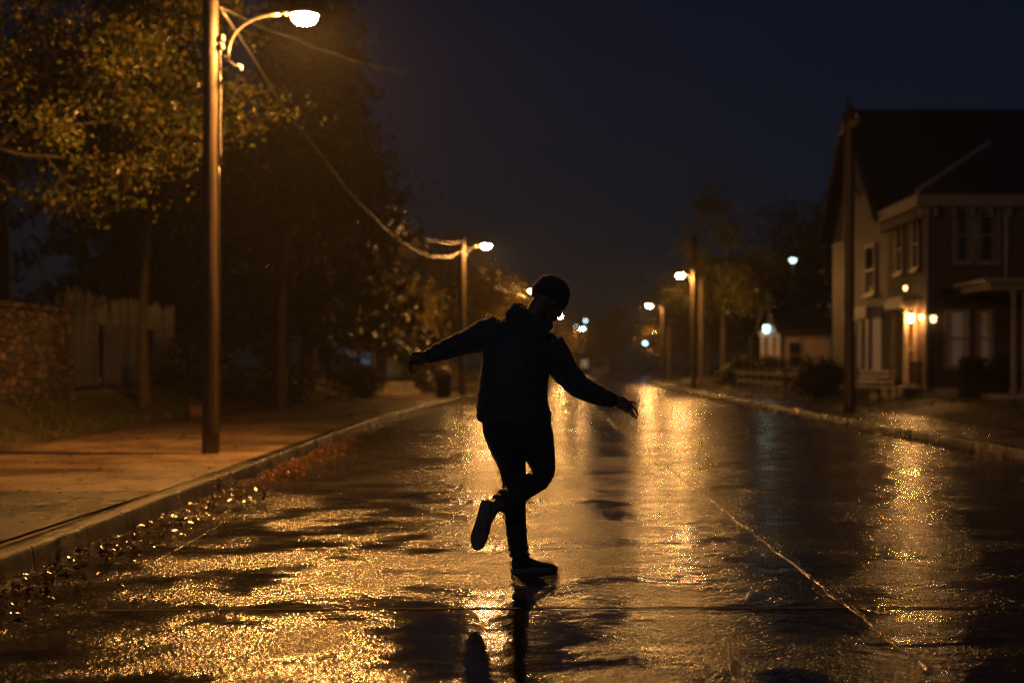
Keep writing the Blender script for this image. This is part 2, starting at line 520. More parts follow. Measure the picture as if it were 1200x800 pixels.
for y in YS:
    a, b = xl(y), xr(y)
    rows.append([(a + (b - a) * k / 24.0 - (0.012 if k == 0 else 0) + (0.012 if k == 24 else 0), y, 0.02 * (1 - (2 * k / 24.0 - 1) ** 2) - 0.02 + 0.0) for k in range(25)])
tag(ribbon(rows).build('road', M['asphalt'], smooth=True), kind='structure')
def road_z(x, y):
    a, b = xl(y), xr(y)
    u = (x - a) / (b - a)
    return 0.02 * (1 - (2 * u - 1) ** 2) - 0.02

# kerbs
def kerb(side):
    rows = []
    y = -12.0
    while y < 300:
        e = xl(y) if side < 0 else xr(y)
        w = 0.012 * noise.noise(V((side * 9, y * 1.9, 0))) + 0.010 * noise.noise(V((side * 4, y * 7.0, 2)))
        hz = 0.008 * noise.noise(V((side * 3, y * 2.3, 5))) + 0.004 * noise.noise(V((side * 3, y * 9.0, 1)))
        joint = -0.010 if abs(((y + .12 * math.sin(y * 1.3)) / 0.97) % 1.0 - 0.5) > 0.478 else 0.0
        prof = [(-0.012, -0.08), (-0.006, 0.03), (0.0, 0.09), (0.004, 0.113), (0.013, 0.125), (0.028, 0.1295), (0.09, 0.131), (0.163, 0.127), (0.172, 0.09)]
        rows.append([(e + side * (d + w - joint), y, z + hz + joint) for d, z in prof])
        y += 0.06 if y < 30 else (0.25 if y < 70 else 2.0)
    if side < 0:
        rows = [list(reversed(r)) for r in rows]
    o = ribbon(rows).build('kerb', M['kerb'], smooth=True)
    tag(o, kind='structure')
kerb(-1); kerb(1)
def pavement(side, w, mat, name):
    rows = []
    for y in YS:
        e = xl(y) if side < 0 else xr(y)
        r = [(e + side * (0.175 + (w - 0.175) * k / 8), y, 0.122 + 0.012 * noise.noise(V((k * .7, y * .4, side))) * (1 if 0 < k else .3)) for k in range(9)]
        r.append((e + side * w, y, 0.0))
        rows.append(list(reversed(r)) if side < 0 else r)
    tag(ribbon(rows).build(name, mat, smooth=True), kind='structure')
pavement(-1, 3.9, M['pavement'], 'pavement')
pavement(1, 1.9, M['pavement_wet'], 'pavement')

# sealed seams and joints on the carriageway
def seam(x_of_y, y0, y1, w, h, name, mat, seed, step=0.035):
    m, rws, y = MB(), [], y0
    while y < y1:
        x = x_of_y(y) + 0.022 * noise.noise(V((seed, y * 1.7, 0))) + 0.010 * noise.noise(V((seed, y * 9, 3)))
        ww = w * (0.75 + 0.6 * noise.noise(V((seed + 5, y * 4.0, 1))))
        hh = h * max(0.3, 0.7 + 0.9 * noise.noise(V((seed + 2, y * 6.5, 7))))
        z = road_z(x, y)
        rws.append([(x - ww, y, z - 0.003), (x - ww * .55, y, z + hh * .75), (x, y, z + hh), (x + ww * .55, y, z + hh * .7), (x + ww, y, z - 0.003)])
        y += step
    tag(ribbon(rws).build(name, mat, smooth=True), kind='structure')
seam(lambda y: 1.50 - 0.006 * (y - 6), 3.0, 40.0, 0.025, 0.0085, 'road_seam', M['seam'], 3.0)
seam(lambda y: xl(y) + 0.60 + 0.03 * math.sin(y * .8), 8.8, 13.0, 0.02, 0.006, 'road_seam', M['seam'], 13.0)
rws, x = [], xl(7) + 0.8
while x < xr(7) - 0.05:
    yc = 6.98 + 0.018 * noise.noise(V((x * 1.3, 8, 0))) + 0.006 * noise.noise(V((x * 9, 1, 0)))
    ww = 0.020 * (0.9 + 0.6 * noise.noise(V((x * 5.0, 2, 2))))
    z = road_z(x, yc)
    rws.append([(x, yc - ww, z + 0.0028), (x, yc + ww * .8, z + 0.0028)])
    x += 0.03
tag(ribbon([list(reversed(r)) for r in rws]).build('road_joint', M['joint']), kind='structure')

# darker sheet laid over the near end of the left pavement
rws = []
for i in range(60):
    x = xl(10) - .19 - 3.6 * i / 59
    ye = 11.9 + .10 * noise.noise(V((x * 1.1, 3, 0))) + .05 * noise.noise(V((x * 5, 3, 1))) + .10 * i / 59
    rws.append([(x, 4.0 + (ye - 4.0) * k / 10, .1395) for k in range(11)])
tag(ribbon(rws).build('pavement_dark_patch', M['dark_patch']), kind='structure')
# path from the pavement to the porch of the brick house
mm = MB()
rws = [[(xr(37) + 1.93 + k * 0.32, y, 0.02 + gz_right(1.95 + k * 0.32)) for k in range(6)] for y in (36.1, 36.5, 36.9, 37.3)]
tag(ribbon(rws).build('path', M['pavement_wet']), kind='structure')

# ------------------------------------------------------------------ leaves helper
def leaf_mesh(name, P, size, rng, flat=0.0, long=1.0, pointed=True):
    """one folded leaf blade per point of P (n x 3)"""
    n = len(P)
    d = rng.normal(size=(n, 3)); d[:, 2] = d[:, 2] * (1 - flat) - 0.35 * (1 - flat)
    d /= np.linalg.norm(d, axis=1)[:, None]
    up = rng.normal(size=(n, 3)) * (1 - flat) + np.array([0, 0, 1.0]) * (0.4 + flat)
    s = np.cross(d, up); s /= (np.linalg.norm(s, axis=1)[:, None] + 1e-9)
    u = np.cross(s, d)
    L = (size * (0.65 + 0.7 * rng.random(n)))[:, None] * long
    W = L * 0.30 / long * (0.8 + 0.5 * rng.random(n))[:, None]
    k = (0.25 + 0.2 * rng.random(n))[:, None] * W
    a = P - d * L * 0.5
    b = P + s * W + u * k - d * L * 0.05
    c = P + d * L * 0.5 - u * k * 0.6
    e = P - s * W + u * k - d * L * 0.05
    vs = np.stack([a, b, c, e], axis=1).reshape(-1, 3)
    base = np.arange(n)[:, None] * 4
    f = np.concatenate([base + np.array([[0, 1, 2]]), base + np.array([[0, 2, 3]])], axis=1).reshape(-1, 3)
    me = bpy.data.meshes.new(name)
    me.vertices.add(len(vs)); me.vertices.foreach_set('co', vs.astype(np.float32).ravel())
    nf = len(f)
    me.loops.add(nf * 3); me.loops.foreach_set('vertex_index', f.astype(np.int32).ravel())
    me.polygons.add(nf)
    me.polygons.foreach_set('loop_start', np.arange(0, nf * 3, 3, dtype=np.int32))
    me.update(calc_edges=True); me.validate()
    return me

# ------------------------------------------------------------------ trees
def branches(m, rg, p, d, L, r, depth, ends, spread=0.75, gravity=0.0, seg=6, kids=(2, 4)):
    n = 5
    pts, rad, q = [p.copy()], [r], p.copy()
    dd = d.copy()
    for i in range(n):
        dd = (dd + V((rg.gauss(0, .13), rg.gauss(0, .13), rg.gauss(0, .09) + gravity))).normalized()
        q = q + dd * (L / n)
        pts.append(q.copy()); rad.append(r * (1 - 0.62 * (i + 1) / n))
    m.tube(pts, rad, seg=max(4, seg), cap=True)
    if depth <= 0:
        ends.append((pts[-1], L)); ends.append((pts[3], L))
        return
    ends.append((pts[-1], L))
    for k in range(rg.randint(*kids)):
        j = rg.randint(2, n)
        ax = V((rg.gauss(0, 1), rg.gauss(0, 1), rg.gauss(0, .6))).normalized()
        nd = (dd + ax * spread).normalized()
        branches(m, rg, pts[j], nd, L * rg.uniform(.55, .8), rad[j] * .72, depth - 1, ends, spread, gravity, seg - 1, kids)

def tree(name, label, loc, h, spread_r, crown_lo, mat, seed, leaves, size, trunk_r=0.16, depth=2, cl=0.55, group=None, lean=(0, 0), cat='tree', bias=None, flat=.62):
    """deciduous tree: trunk with limbs, leaf clumps at the limb ends"""
    rg = random.Random(seed); g = np.random.default_rng(seed)
    root = empty(name, loc)
    tag(root, label, cat, group)
    m, ends = MB(), []
    top = V((lean[0], lean[1], h * .62))
    pts, rad = [], []
    for i in range(9):
        u = i / 8
        pts.append(V((top.x * u * u + .10 * math.sin(u * 5 + seed) * u, top.y * u * u + .08 * math.cos(u * 4 + seed) * u, -0.15 + (top.z + .15) * u)))
        rad.append(trunk_r * (1.25 - .25 * min(1, u * 6)) * (1 - .6 * u))
    m.tube(pts, rad, seg=10)
    k_limb = 7
    for k in range(k_limb):
        j = rg.randint(4, 8)
        if pts[j].z < crown_lo * .8: j = 7
        an = k * 2.4 + rg.uniform(-.4, .4)
        d = V((math.cos(an), math.sin(an), rg.uniform(.15, .9))).normalized()
        if bias is not None: d = (d + V(bias) * .6).normalized()
        branches(m, rg, pts[j], d, spread_r * rg.uniform(.5, .75), rad[j] * .6, depth, ends, .8, 0.0)
    branches(m, rg, pts[-1], V((0, 0, 1)), h * .3, rad[-1] * .8, depth, ends)
    m.build('trunk', M['bark'], root, True)
    ends = [(p, L) for p, L in ends if p.z > crown_lo]
    if leaves and ends:
        per = max(3, leaves // len(ends))
        P = []
        for p, L in ends:
            nn = int(per * rg.uniform(.4, 1.6))
            q = g.normal(size=(nn, 3)) * np.array([cl, cl, cl * flat]) * rg.uniform(.5, 1.1) + np.array(p[:])
            P.append(q)
        P = np.concatenate(P); P = P[P[:, 2] > crown_lo - .5]
        link_mesh('crown', leaf_mesh('crown', P, size, g), mat, root)
    return root

def conifer(name, label, loc, h, r0, seed, n_br=90, size=0.22, group=None, lo=0.12, mat=None):
    rg = random.Random(seed); g = np.random.default_rng(seed)
    root = empty(name, loc)
    tag(root, label, 'tree', group)
    m = MB()
    m.tube([V((.05 * math.sin(i), .05 * math.cos(i * 1.3), -.15 + h * i / 10)) for i in range(11)], [.26 * (1 - i / 10.5) * h / 14 for i in range(11)], seg=9)
    P = []
    for k in range(n_br):
        u = lo + (1 - lo) * (k + rg.random()) / n_br
        z = h * u
        L = r0 * (1 - u) ** .75 * rg.uniform(.55, 1.15) + .25
        an = k * 2.39996 + rg.uniform(-.3, .3)
        d = V((math.cos(an), math.sin(an), 0))
        pts = []
        for i in range(7):
            t = i / 6
            pts.append(V((0, 0, z)) + d * L * t + V((0, 0, L * (.22 * t - .55 * t * t))))
        m.tube(pts, [.035 * (1 - .8 * i / 6) for i in range(7)], seg=4)
        for i in range(1, 7):
            nn = int(7 * L / r0 * 4) + 4
            q = g.normal(size=(nn, 3)) * np.array([.22, .22, .16]) + np.array(pts[i][:]) - np.array([0, 0, .12])
            P.append(q)
    m.build('trunk', M['bark'], root, True)
    link_mesh('crown', leaf_mesh('crown', np.concatenate(P), size, g, 0.0, 1.7), mat or M['needle'], root)
    return root

def shrub(name, label, loc, rx, ry, rz, mat, seed, n, size, group=None, boxy=False, cat='shrub'):
    g = np.random.default_rng(seed); rg = random.Random(seed)
    root = empty(name, loc)
    tag(root, label, cat, group)
    m = MB()
    for k in range(7):
        an = k * 2.4
        a = V((math.cos(an) * rx * .15, math.sin(an) * ry * .15, -.1))
        b = V((math.cos(an) * rx * rg.uniform(.3, .75), math.sin(an) * ry * rg.uniform(.3, .75), rz * rg.uniform(1.2, 1.8)))
        m.tube([a, (a + b) / 2 + V((0, 0, .1)), b], [.03, .02, .008], seg=5)
    m.build('stem', M['bark'], root, True)
    if boxy:
        q = (g.random((n, 3)) * 2 - 1)
        q = np.sign(q) * np.abs(q) ** .5
        P = q * np.array([rx, ry, rz]) + np.array([0, 0, rz])
    else:
        c = g.normal(size=(26, 3)); c /= np.linalg.norm(c, axis=1)[:, None]
        c *= (.45 + .55 * g.random(26))[:, None]
        idx = g.integers(0, 26, n)
        P = c[idx] + g.normal(size=(n, 3)) * .20
        P = P * np.array([rx, ry, rz]) + np.array([0, 0, rz * .95])
    P += 0.04 * g.normal(size=P.shape)
    P = P[P[:, 2] > -.05]
    link_mesh('foliage', leaf_mesh('foliage', P, size, g), mat, root)
    return root

def zl(x, y): return gz_left(xl(y) - x) - .02
def zr(x, y): return gz_right(x - xr(y)) - .02

# left side
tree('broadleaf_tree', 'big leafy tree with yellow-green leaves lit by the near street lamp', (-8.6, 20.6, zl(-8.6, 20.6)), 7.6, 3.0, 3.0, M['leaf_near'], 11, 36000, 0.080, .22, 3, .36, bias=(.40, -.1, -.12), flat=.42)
tree('slim_tree', 'slim tree trunk standing in front of the picket fence', (-8.02, 28.4, zl(-8.02, 28.4)), 7.5, 2.0, 3.9, M['leaf_dark'], 22, 5200, 0.11, .13, 2, .5)
tree('street_tree', 'thin dark street tree beside the pavement between the pole and the litter bin', (-6.5, 35, zl(-6.5, 35)), 8.2, 2.6, 3.1, M['leaf_dark'], 35, 9500, 0.13, .13, 2, .6)
conifer('conifer_tree', 'tall feathery conifer standing against the night sky behind the street tree', (-7.9, 47, zl(-7.9, 47)), 15.5, 4.6, 5, 150, 0.24)
conifer('conifer_tree', 'broad dark conifer deep behind the near street lamp', (-12.2, 43, zl(-12.2, 43)), 15, 4.4, 6, 120, 0.24)
tree('dark_tree', 'tall dark tree directly behind the picket fence', (-12.6, 33, zl(-12.6, 33)), 10.5, 3.6, 2.2, M['leaf_dark'], 44, 12000, 0.15, .2, 2, .8)
tree('dark_tree', 'dark tree filling the left edge behind the masonry garden wall', (-12.8, 24.5, zl(-12.8, 24.5)), 8.5, 3.2, 2.4, M['leaf_dark'], 45, 9000, 0.13, .2, 2, .7)
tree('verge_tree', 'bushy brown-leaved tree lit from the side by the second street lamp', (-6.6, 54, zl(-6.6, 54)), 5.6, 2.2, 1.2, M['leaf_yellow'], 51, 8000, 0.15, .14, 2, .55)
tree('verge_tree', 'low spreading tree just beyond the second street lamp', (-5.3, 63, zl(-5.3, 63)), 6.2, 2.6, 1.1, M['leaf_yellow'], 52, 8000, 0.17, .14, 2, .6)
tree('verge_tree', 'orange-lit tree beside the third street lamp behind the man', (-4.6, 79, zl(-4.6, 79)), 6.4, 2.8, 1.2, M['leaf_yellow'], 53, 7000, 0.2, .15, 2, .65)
tree('verge_tree', 'dim tree beyond the third street lamp', (-3.0, 98, zl(-3.0, 98)), 6.0, 3.0, 1.0, M['leaf_dark'], 54, 5000, 0.24, .15, 2, .7)
tree('verge_tree', 'dark tree behind the blue-grey house windows', (-12.5, 76, zl(-12.5, 76)), 9.5, 3.6, 1.6, M['leaf_dark'], 55, 7000, 0.24, .18, 2, .9)
shrub('verge_shrub', 'low leafy shrub at the foot of the street tree', (-7.3, 36.5, zl(-7.3, 36.5)), 1.2, .9, .5, M['leaf_dark'], 61, 2200, .11)
shrub('verge_shrub', 'rounded shrub on the bank right of the near lamp pole', (-8.6, 33.5, zl(-8.6, 33.5)), 1.1, .9, .65, M['leaf_dark'], 62, 2400, .11)
shrub('verge_shrub', 'shrub beside the low stone wall', (-6.2, 46.5, zl(-6.2, 46.5)), 1.0, .8, .5, M['leaf_dark'], 63, 1800, .12)
shrub('verge_shrub', 'leafy shrub under the second street lamp', (-4.9, 58, zl(-4.9, 58)), 1.2, 1.0, .7, M['leaf_yellow'], 64, 2200, .13)

# right side
def bare_tree(name, label, loc, h, seed, rad):
    rg = random.Random(seed)
    root = empty(name, loc); tag(root, label, 'tree')
    m, ends = MB(), []
    m.tube([V((0, 0, -.15)), V((.05, 0, h * .12)), V((0, .05, h * .25))], [rad * 1.2, rad, rad * .85], seg=9)
    for k in range(6):
        an = k * 1.05 + rg.uniform(-.3, .3)
        branches(m, rg, V((0, .05, h * (.17 + .015 * k))), V((math.cos(an) * .8, math.sin(an) * .8, rg.uniform(.5, 1.4))).normalized(), h * rg.uniform(.30, .40), rad * .5, 3, ends, .7, .03, 6, (3, 4))
    m.build('trunk', M['bark'], root, True)
bare_tree('bare_tree', 'large bare-branched tree above the small shed house', (12.3, 84, zr(12.3, 84)), 12.0, 71, .34)
bare_tree('bare_tree', 'bare tree close to the left edge of the gabled house', (17.2, 88, zr(17.2, 88)), 14.0, 72, .34)
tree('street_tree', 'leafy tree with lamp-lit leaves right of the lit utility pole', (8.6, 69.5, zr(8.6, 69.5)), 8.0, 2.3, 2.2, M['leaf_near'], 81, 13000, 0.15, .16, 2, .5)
tree('street_tree', 'dark leafy tree behind the small shed house', (14.8, 80, zr(14.8, 80)), 8.5, 3.2, 1.0, M['leaf_dark'], 82, 6000, 0.22, .2, 2, .9)
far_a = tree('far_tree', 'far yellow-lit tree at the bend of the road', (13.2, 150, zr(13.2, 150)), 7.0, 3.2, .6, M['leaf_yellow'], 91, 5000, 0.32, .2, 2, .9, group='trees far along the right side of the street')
far_b = tree('far_tree', 'far dark tree on the rise right of the road', (12.3, 108, zr(12.3, 108)), 8.2, 3.4, .6, M['leaf_dark'], 92, 5000, 0.34, .22, 2, 1.0, group='trees far along the right side of the street')
FAR = [
    (far_a, 16.5, 172, 1.0, 'second yellow-lit tree beyond the bend of the road'),
    (far_a, 10.0, 215, 1.15, 'far tree closing the end of the street on the left of the bend'),
    (far_a, 4.6, 190, .9, 'far tree just left of the road end behind the man'),
    (far_a, 1.0, 170, .8, 'far low tree on the left side near the white street lights'),
    (far_a, 25.0, 240, 1.1, 'farthest yellow-lit tree at the vanishing point'),
    (far_b, 15.5, 125, 1.15, 'far dark tree behind the second lamp on the right'),
    (far_b, 19.0, 142, 1.3, 'tall dark tree on the skyline right of the road bend'),
    (far_b, 23.0, 168, 1.35, 'dark skyline tree lower down toward the road end'),
    (far_b, 26.0, 200, 1.3, 'dark skyline tree next to the end of the street'),
    (far_b, 30.0, 235, 1.3, 'small dark tree at the low end of the skyline'),
    (far_b, 23.0, 118, 1.5, 'tall dark tree behind the bare branches'),
    (far_b, -9.0, 128, 1.2, 'far dark tree beyond the lamps on the left side'),
    (far_b, -5.5, 165, 1.1, 'farthest dark tree on the left side of the street'),
    (far_b, 17.0, 66, .95, 'dark tree between the small shed house and the gabled house'),
]
for i, (src, x, y, sc, lab) in enumerate(FAR):
    o = copy_tree(src)
    z = zl(x, y) if x < xl(y) else zr(x, y)
    o.location = (x, y, z); o.scale = (sc, sc, sc); o.rotation_euler = (0, 0, i * 1.7)
    o['label'] = lab
shrub('yard_shrub', 'dark rounded shrub by the kerb left of the tall dark pole', (8.4, 43.5, zr(8.4, 43.5)), .9, .8, .62, M['leaf_dark'], 101, 2600, .10)
shrub('yard_shrub', 'pale clipped shrub left of the white bench', (9.15, 47.2, zr(9.15, 47.2)), .8, .8, .52, M['leaf_yellow'], 102, 2200, .09)
shrub('yard_hedge', 'dark clipped hedge under the ground-floor windows of the brick house', (10.75, 34.6, zr(10.75, 34.6)), .62, .30, .50, M['leaf_dark'], 103, 4200, .08, boxy=True, cat='hedge')
shrub('yard_shrub', 'small shrub beside the porch step', (9.25, 38.9, zr(9.25, 38.9)), .3, .3, .32, M['leaf_dark'], 104, 700, .08)
shrub('yard_shrub', 'leafy shrub in front of the small shed house', (10.4, 66.5, zr(10.4, 66.5)), 1.3, 1.0, .6, M['leaf_dark'], 105, 2000, .14)
shrub('yard_shrub', 'dark shrub between the lit poles and the shed house', (8.6, 63, zr(8.6, 63)), 1.0, 1.0, .7, M['leaf_dark'], 106, 2000, .14)

# grass and fallen leaves
def grass(name, pts, h, seed):
    g = np.random.default_rng(seed)
    P = np.array(pts); n = len(P)
    lean = g.normal(size=(n, 2)) * .45
    H = h * (.5 + g.random(n)); W = .005 + .006 * g.random(n)
    an = g.random(n) * 6.28
    s = np.stack([np.cos(an), np.sin(an), 0 * an], 1) * W[:, None]
    tip = P + np.stack([lean[:, 0] * H, lean[:, 1] * H, H], 1)
    vs = np.stack([P - s, P + s, tip], 1).reshape(-1, 3)
    f = np.arange(n * 3).reshape(-1, 3)
    me = bpy.data.meshes.new(name)
    me.from_pydata(vs.tolist(), [], f.tolist()); me.update()
    return link_mesh(name, me, M['grass'])
pts = []
while len(pts) < 26000:
    y = rnd.uniform(17, 48); d = rnd.uniform(3.85, 5.6); x = xl(y) - d
    if noise.noise(V((x, y, 0)) * .9) < rnd.uniform(-.35, .3): continue
    pts.append((x, y, zl(x, y) + .0))
tag(grass('grass', pts, .09, 1), 'rough grass growing on the bank below the fence', 'grass', kind='stuff')
pts = []
while len(pts) < 20000:
    y = rnd.uniform(20, 62); d = rnd.uniform(1.95, 5.2); x = xr(y) + d
    if noise.noise(V((x, y, 3)) * .8) < rnd.uniform(-.5, .2): continue
    pts.append((x, y, zr(x, y) + .01))
tag(grass('grass', pts, .08, 2), 'front lawn grass between the right pavement and the houses', 'grass', kind='stuff')
def litter(name, pts, size, seed, label):
    g = np.random.default_rng(seed)
    o = link_mesh(name, leaf_mesh(name, np.array(pts), size, g, .8), M['litter'])
    tag(o, label, 'leaves', kind='stuff')
pts = []
for _ in range(2400):
    y = rnd.uniform(6.0, 26); e = xl(y)
    u = abs(rnd.gauss(0, .22))
    if noise.noise(V((0, y * 1.1, 0))) < rnd.uniform(-.5, .3): u += .1
    x = e + .03 + u
    pts.append((x, y, road_z(x, y) + .012 + rnd.uniform(0, .02)))
for _ in range(620):
    y = rnd.uniform(8, 40); x = xl(y) - rnd.uniform(.2, 3.9)
    pts.append((x, y, .145))
litter('fallen_leaves', pts, .048, 4, 'wet brown fallen leaves along the left gutter')
pts = []
for _ in range(900):
    y = rnd.uniform(14, 62); e = xr(y)
    u = abs(rnd.gauss(0, .16)); x = e - .03 - u
    pts.append((x, y, road_z(x, y) + .015 + rnd.uniform(0, .03)))
litter('fallen_leaves', pts, .075, 5, 'wet fallen leaves glinting along the right kerb')

# ------------------------------------------------------------------ lamps, poles, cables
def lens_mesh(seg=14):
    m = MB()
    m.lathe([(.165, 0.0), (.150, -.045), (.118, -.088), (.07, -.105)], seg=seg)
    return m
def lamp_head(root, p, mat, s=1.0, dirx=1):
    h = MB()
    h.lathe([(.185, 0.004), (.182, .022), (.13, .052), (.05, .066)], (0, 0, 0), 20)
    hd = h.build('lamp_head', M['metal'], root, True)
    hd.location = p
    ln = lens_mesh().build('lens', mat, hd, True)
    hd.scale = (s, s, s)
    nk = MB().tube([V((-dirx * .30, 0, .035)), V((-dirx * .15, 0, .035))], [.026, .034], 10).build('neck', M['metal'], hd, True)
    return hd

def wood_pole(root, h, r0, r1, seed=0):
    m = MB()
    n = 16
    m.tube([V((.012 * noise.noise(V((seed, i * .6, 0))), .012 * noise.noise(V((seed, i * .6, 9))), -.2 + (h + .2) * i / n)) for i in range(n + 1)],
           [r0 + (r1 - r0) * i / n for i in range(n + 1)], seg=16)
    return m.build('pole', M['pole'], root, True)

def near_lamp():
    y = 17.3
    b = V((-4.08, y, .125))
    root = empty('street_lamp', b)
    tag(root, 'nearest street lamp, glowing bowl on a curved arm from a tall wooden pole at left', 'street lamp', 'street lamps along the left kerb')
    wood_pole(root, 7.6, .108, .088, 2)
    z = lambda v: v - b.z
    arm = []
    a0, a1 = V((.21, 0, z(4.93))), V((.84, 0, z(5.455)))
    for i in range(13):
        t = i / 12
        arm.append(V((a0.x + (a1.x - a0.x) * (1 - math.cos(t * math.pi / 2)) ** 1.15, 0, a0.z + (a1.z - a0.z) * math.sin(t * math.pi / 2))))
    MB().tube(arm, .021, 10).build('arm', M['metal'], root, True)
    br = MB()
    br.tube([V((.08, 0, z(4.96))), V((.215, 0, z(4.94)))], .02, 8).tube([V((.205, 0, z(4.9))), V((.30, -.02, z(4.82))), V((.36, -.02, z(4.83)))], .016, 8)
    br.box(.09, .125, -.03, .03, z(4.78), z(5.12), .005)
    br.build('bracket', M['metal'], root, True)
    for dz, dx in ((5.16, .135), (5.06, .13)):
        MB().lathe([(.012, -.04), (.035, -.03), (.035, -.005), (.02, 0), (.034, .008), (.03, .03), (.008, .04)], (dx + .01, -.03, z(dz)), 12).build('insulator', M['ceramic'], root, True)
    MB().lathe([(.012, -.04), (.034, -.02), (.034, .02), (.01, .035)], (-.15, -.02, z(5.06)), 12).build('insulator', M['ceramic'], root, True)
    MB().lathe([(.012, -.04), (.034, -.02), (.034, .02), (.01, .035)], (.36, -.02, z(4.80)), 12).build('insulator', M['ceramic'], root, True)
    MB().tube([V((.118 + .004 * math.sin(i), -.02, z(4.76 - i * .14))) for i in range(9)], .017, 8).build('conduit', M['metal'], root, True)
    MB().tube([V((.108, -.03, z(3.6 - i * .2))) for i in range(17)], .010, 6).build('ground_wire', M['cable'], root, True)
    lamp_head(root, V((1.14, 0, z(5.44))), M['lens'])
near_lamp()

def mid_lamp(name, label, x, y, h, arm, mat, group, zl_=5.4, s=1.0, pole=True):
    root = empty(name, (x, y, .12))
    tag(root, label, 'street lamp', group)
    wood_pole(root, h, .13, .10, x)
    sg = 1 if arm > 0 else -1
    pts = []
    for i in range(9):
        t = i / 8
        pts.append(V((sg * .1 + (arm - sg * .4) * (1 - math.cos(t * 1.57)), 0, zl_ - .5 + .47 * math.sin(t * 1.57) - .12)))
    MB().tube(pts, .026, 8).build('arm', M['metal'], root, True)
    lamp_head(root, V((arm, 0, zl_ - .12)), mat, s, sg)
    return root
g1, g2 = 'street lamps along the left kerb', 'street lamps along the right kerb'
l2 = mid_lamp('street_lamp', 'second street lamp on the left, glowing above the man\'s outstretched arm', -2.98, 50.5, 5.62, .85, M['lens_far'], g1, 5.45)
LAMPS = [
    (-1.62, 81, 'third street lamp on the left, right beside the beanie', 0, g1),
    (.35, 123, 'fourth street lamp on the left, seen in front of the man\'s face', 0, g1),
    (3.3, 165, 'warm lamp added to light the far trees, on the left among the far white lights', 0, g1),  # extra lamp, added so the far trees catch warm light
]
for x, y, lab, rot, grp in LAMPS:
    o = copy_tree(l2); o.location = (x, y, .12); o.rotation_euler = (0, 0, rot)
    o['label'] = lab; o['group'] = grp
r1 = mid_lamp('street_lamp', 'first street lamp on the right, on a tall pole rising above its light', 6.75, 65, 7.0, -.62, M['lens_far'], g2, 5.32)
mid_lamp('street_lamp', 'small warm lamp added on the right at the road bend to light the far trees', 12.4, 152, 4.9, -.9, M['lens_far'], g2, 4.75)  # added lamp, brightens the trees and road at the bend
o = mid_lamp('street_lamp', 'second street lamp on the right, lower and farther down the street', 8.05, 98, 5.5, -.95, M['lens_far'], g2, 5.32)
def pole_thing(name, label, x, y, h, r, base=.1):
    root = empty(name, (x, y, base)); tag(root, label, 'utility pole')
    wood_pole(root, h, r, r * .8, x * 3)
    return root
up = pole_thing('utility_pole', 'tall dark utility pole in front of the gabled house', 6.95, 32.6, 7.0, .135)
c = MB().box(-.06, .06, -.9, .9, 6.5, 6.62, .01).build('crossarm', M['pole'], up)
for dy in (-.75, .75):
    MB().lathe([(.02, 0), (.04, .03), (.03, .09), (.01, .12)], (0, dy, 6.62), 10).build('insulator', M['ceramic'], up, True)
pole_thing('utility_pole', 'stout lamp-lit utility pole right of the first right-hand lamp', 7.35, 67.5, 5.3, .12)
pole_thing('utility_pole', 'thin pale pole next to the second right-hand lamp', 8.9, 103, 4.0, .13)

def cool_post(name, label, p, ground, mat, s=1.0, grp=None):
    root = empty(name, (p[0], p[1], ground)); tag(root, label, 'street lamp', grp)
    h = p[2] - ground
    MB().tube([V((0, .0, -.1)), V((0, 0, h * .5)), V((0, 0, h + .05))], [.08, .065, .05], 10).build('pole', M['metal_dark'], root, True)
    hd = MB().lathe([(.05, .07), (.2, .05), (.21, .0)], (0, 0, h), 16).build('lamp_head', M['metal'], root, True)
    m = MB().lathe([(.18, 0.0), (.17, -.10), (.10, -.19), (.03, -.21)], (0, -.0, h), 12).build('lens', mat, hd, True)
    root.scale = (1, 1, 1)
    return root
cool_post('lamp_post', 'tall post with a greenish-white light above the trees behind the shed house', at(929, 303, 76), zr(13, 76), M['lens_cool'])
cool_post('lamp_post', 'brightest white lamp of the far cluster right of the face', at(675, 381, 190), .1, M['lens_cool'], grp='white lamps far down the street')
cool_post('lamp_post', 'upper dim white lamp of the far cluster', at(686, 375, 196), .1, M['lens_blue'], grp='white lamps far down the street')
cool_post('lamp_post', 'lower dim white lamp of the far cluster', at(684, 384, 185), .1, M['lens_blue'], grp='white lamps far down the street')
cool_post('lamp_post', 'bluish-white lamp under the far trees right of the road', at(756, 401, 140), .1, M['lens_blue'])

def cable(name, label, a, b, sag, r, grp=None, n=48):
    a, b = V(a), V(b)
    pts = []
    for i in range(n + 1):
        t = i / n
        p = a.lerp(b, t)
        p.z -= sag * 4 * t * (1 - t)
        p.x += .012 * math.sin(t * 40); p.z += .014 * math.sin(t * 33 + 1)
        pts.append(p)
    o = MB().tube(pts, r, 8).build(name, M['cable'], None, True)
    tag(o, label, 'cable', grp)
cable('power_cable', 'thick sagging cable between the near pole and the second pole on the left', (-3.96, 17.35, 5.5), (-3.0, 50.4, 5.22), 1.2, .019)
cable('power_cable', 'cable rising from the near lamp pole into the tall feathery conifer', (-4.0, 17.4, 5.55), (-4.6, 46.5, 10.75), .12, .020)
cable('power_cable', 'shorter upper cable reaching the second pole from the trees', (-6.6, 41, 6.6), (-2.98, 50.4, 5.55), .55, .02)
cable('power_cable', 'cable running on from the second pole toward the third on the left', (-2.9, 50.6, 5.4), (-1.62, 81, 5.6), .7, .025)
cable('power_cable', 'cable between the two poles with lamps on the right', (6.75, 65, 6.9), (8.05, 98, 5.55), .8, .022)

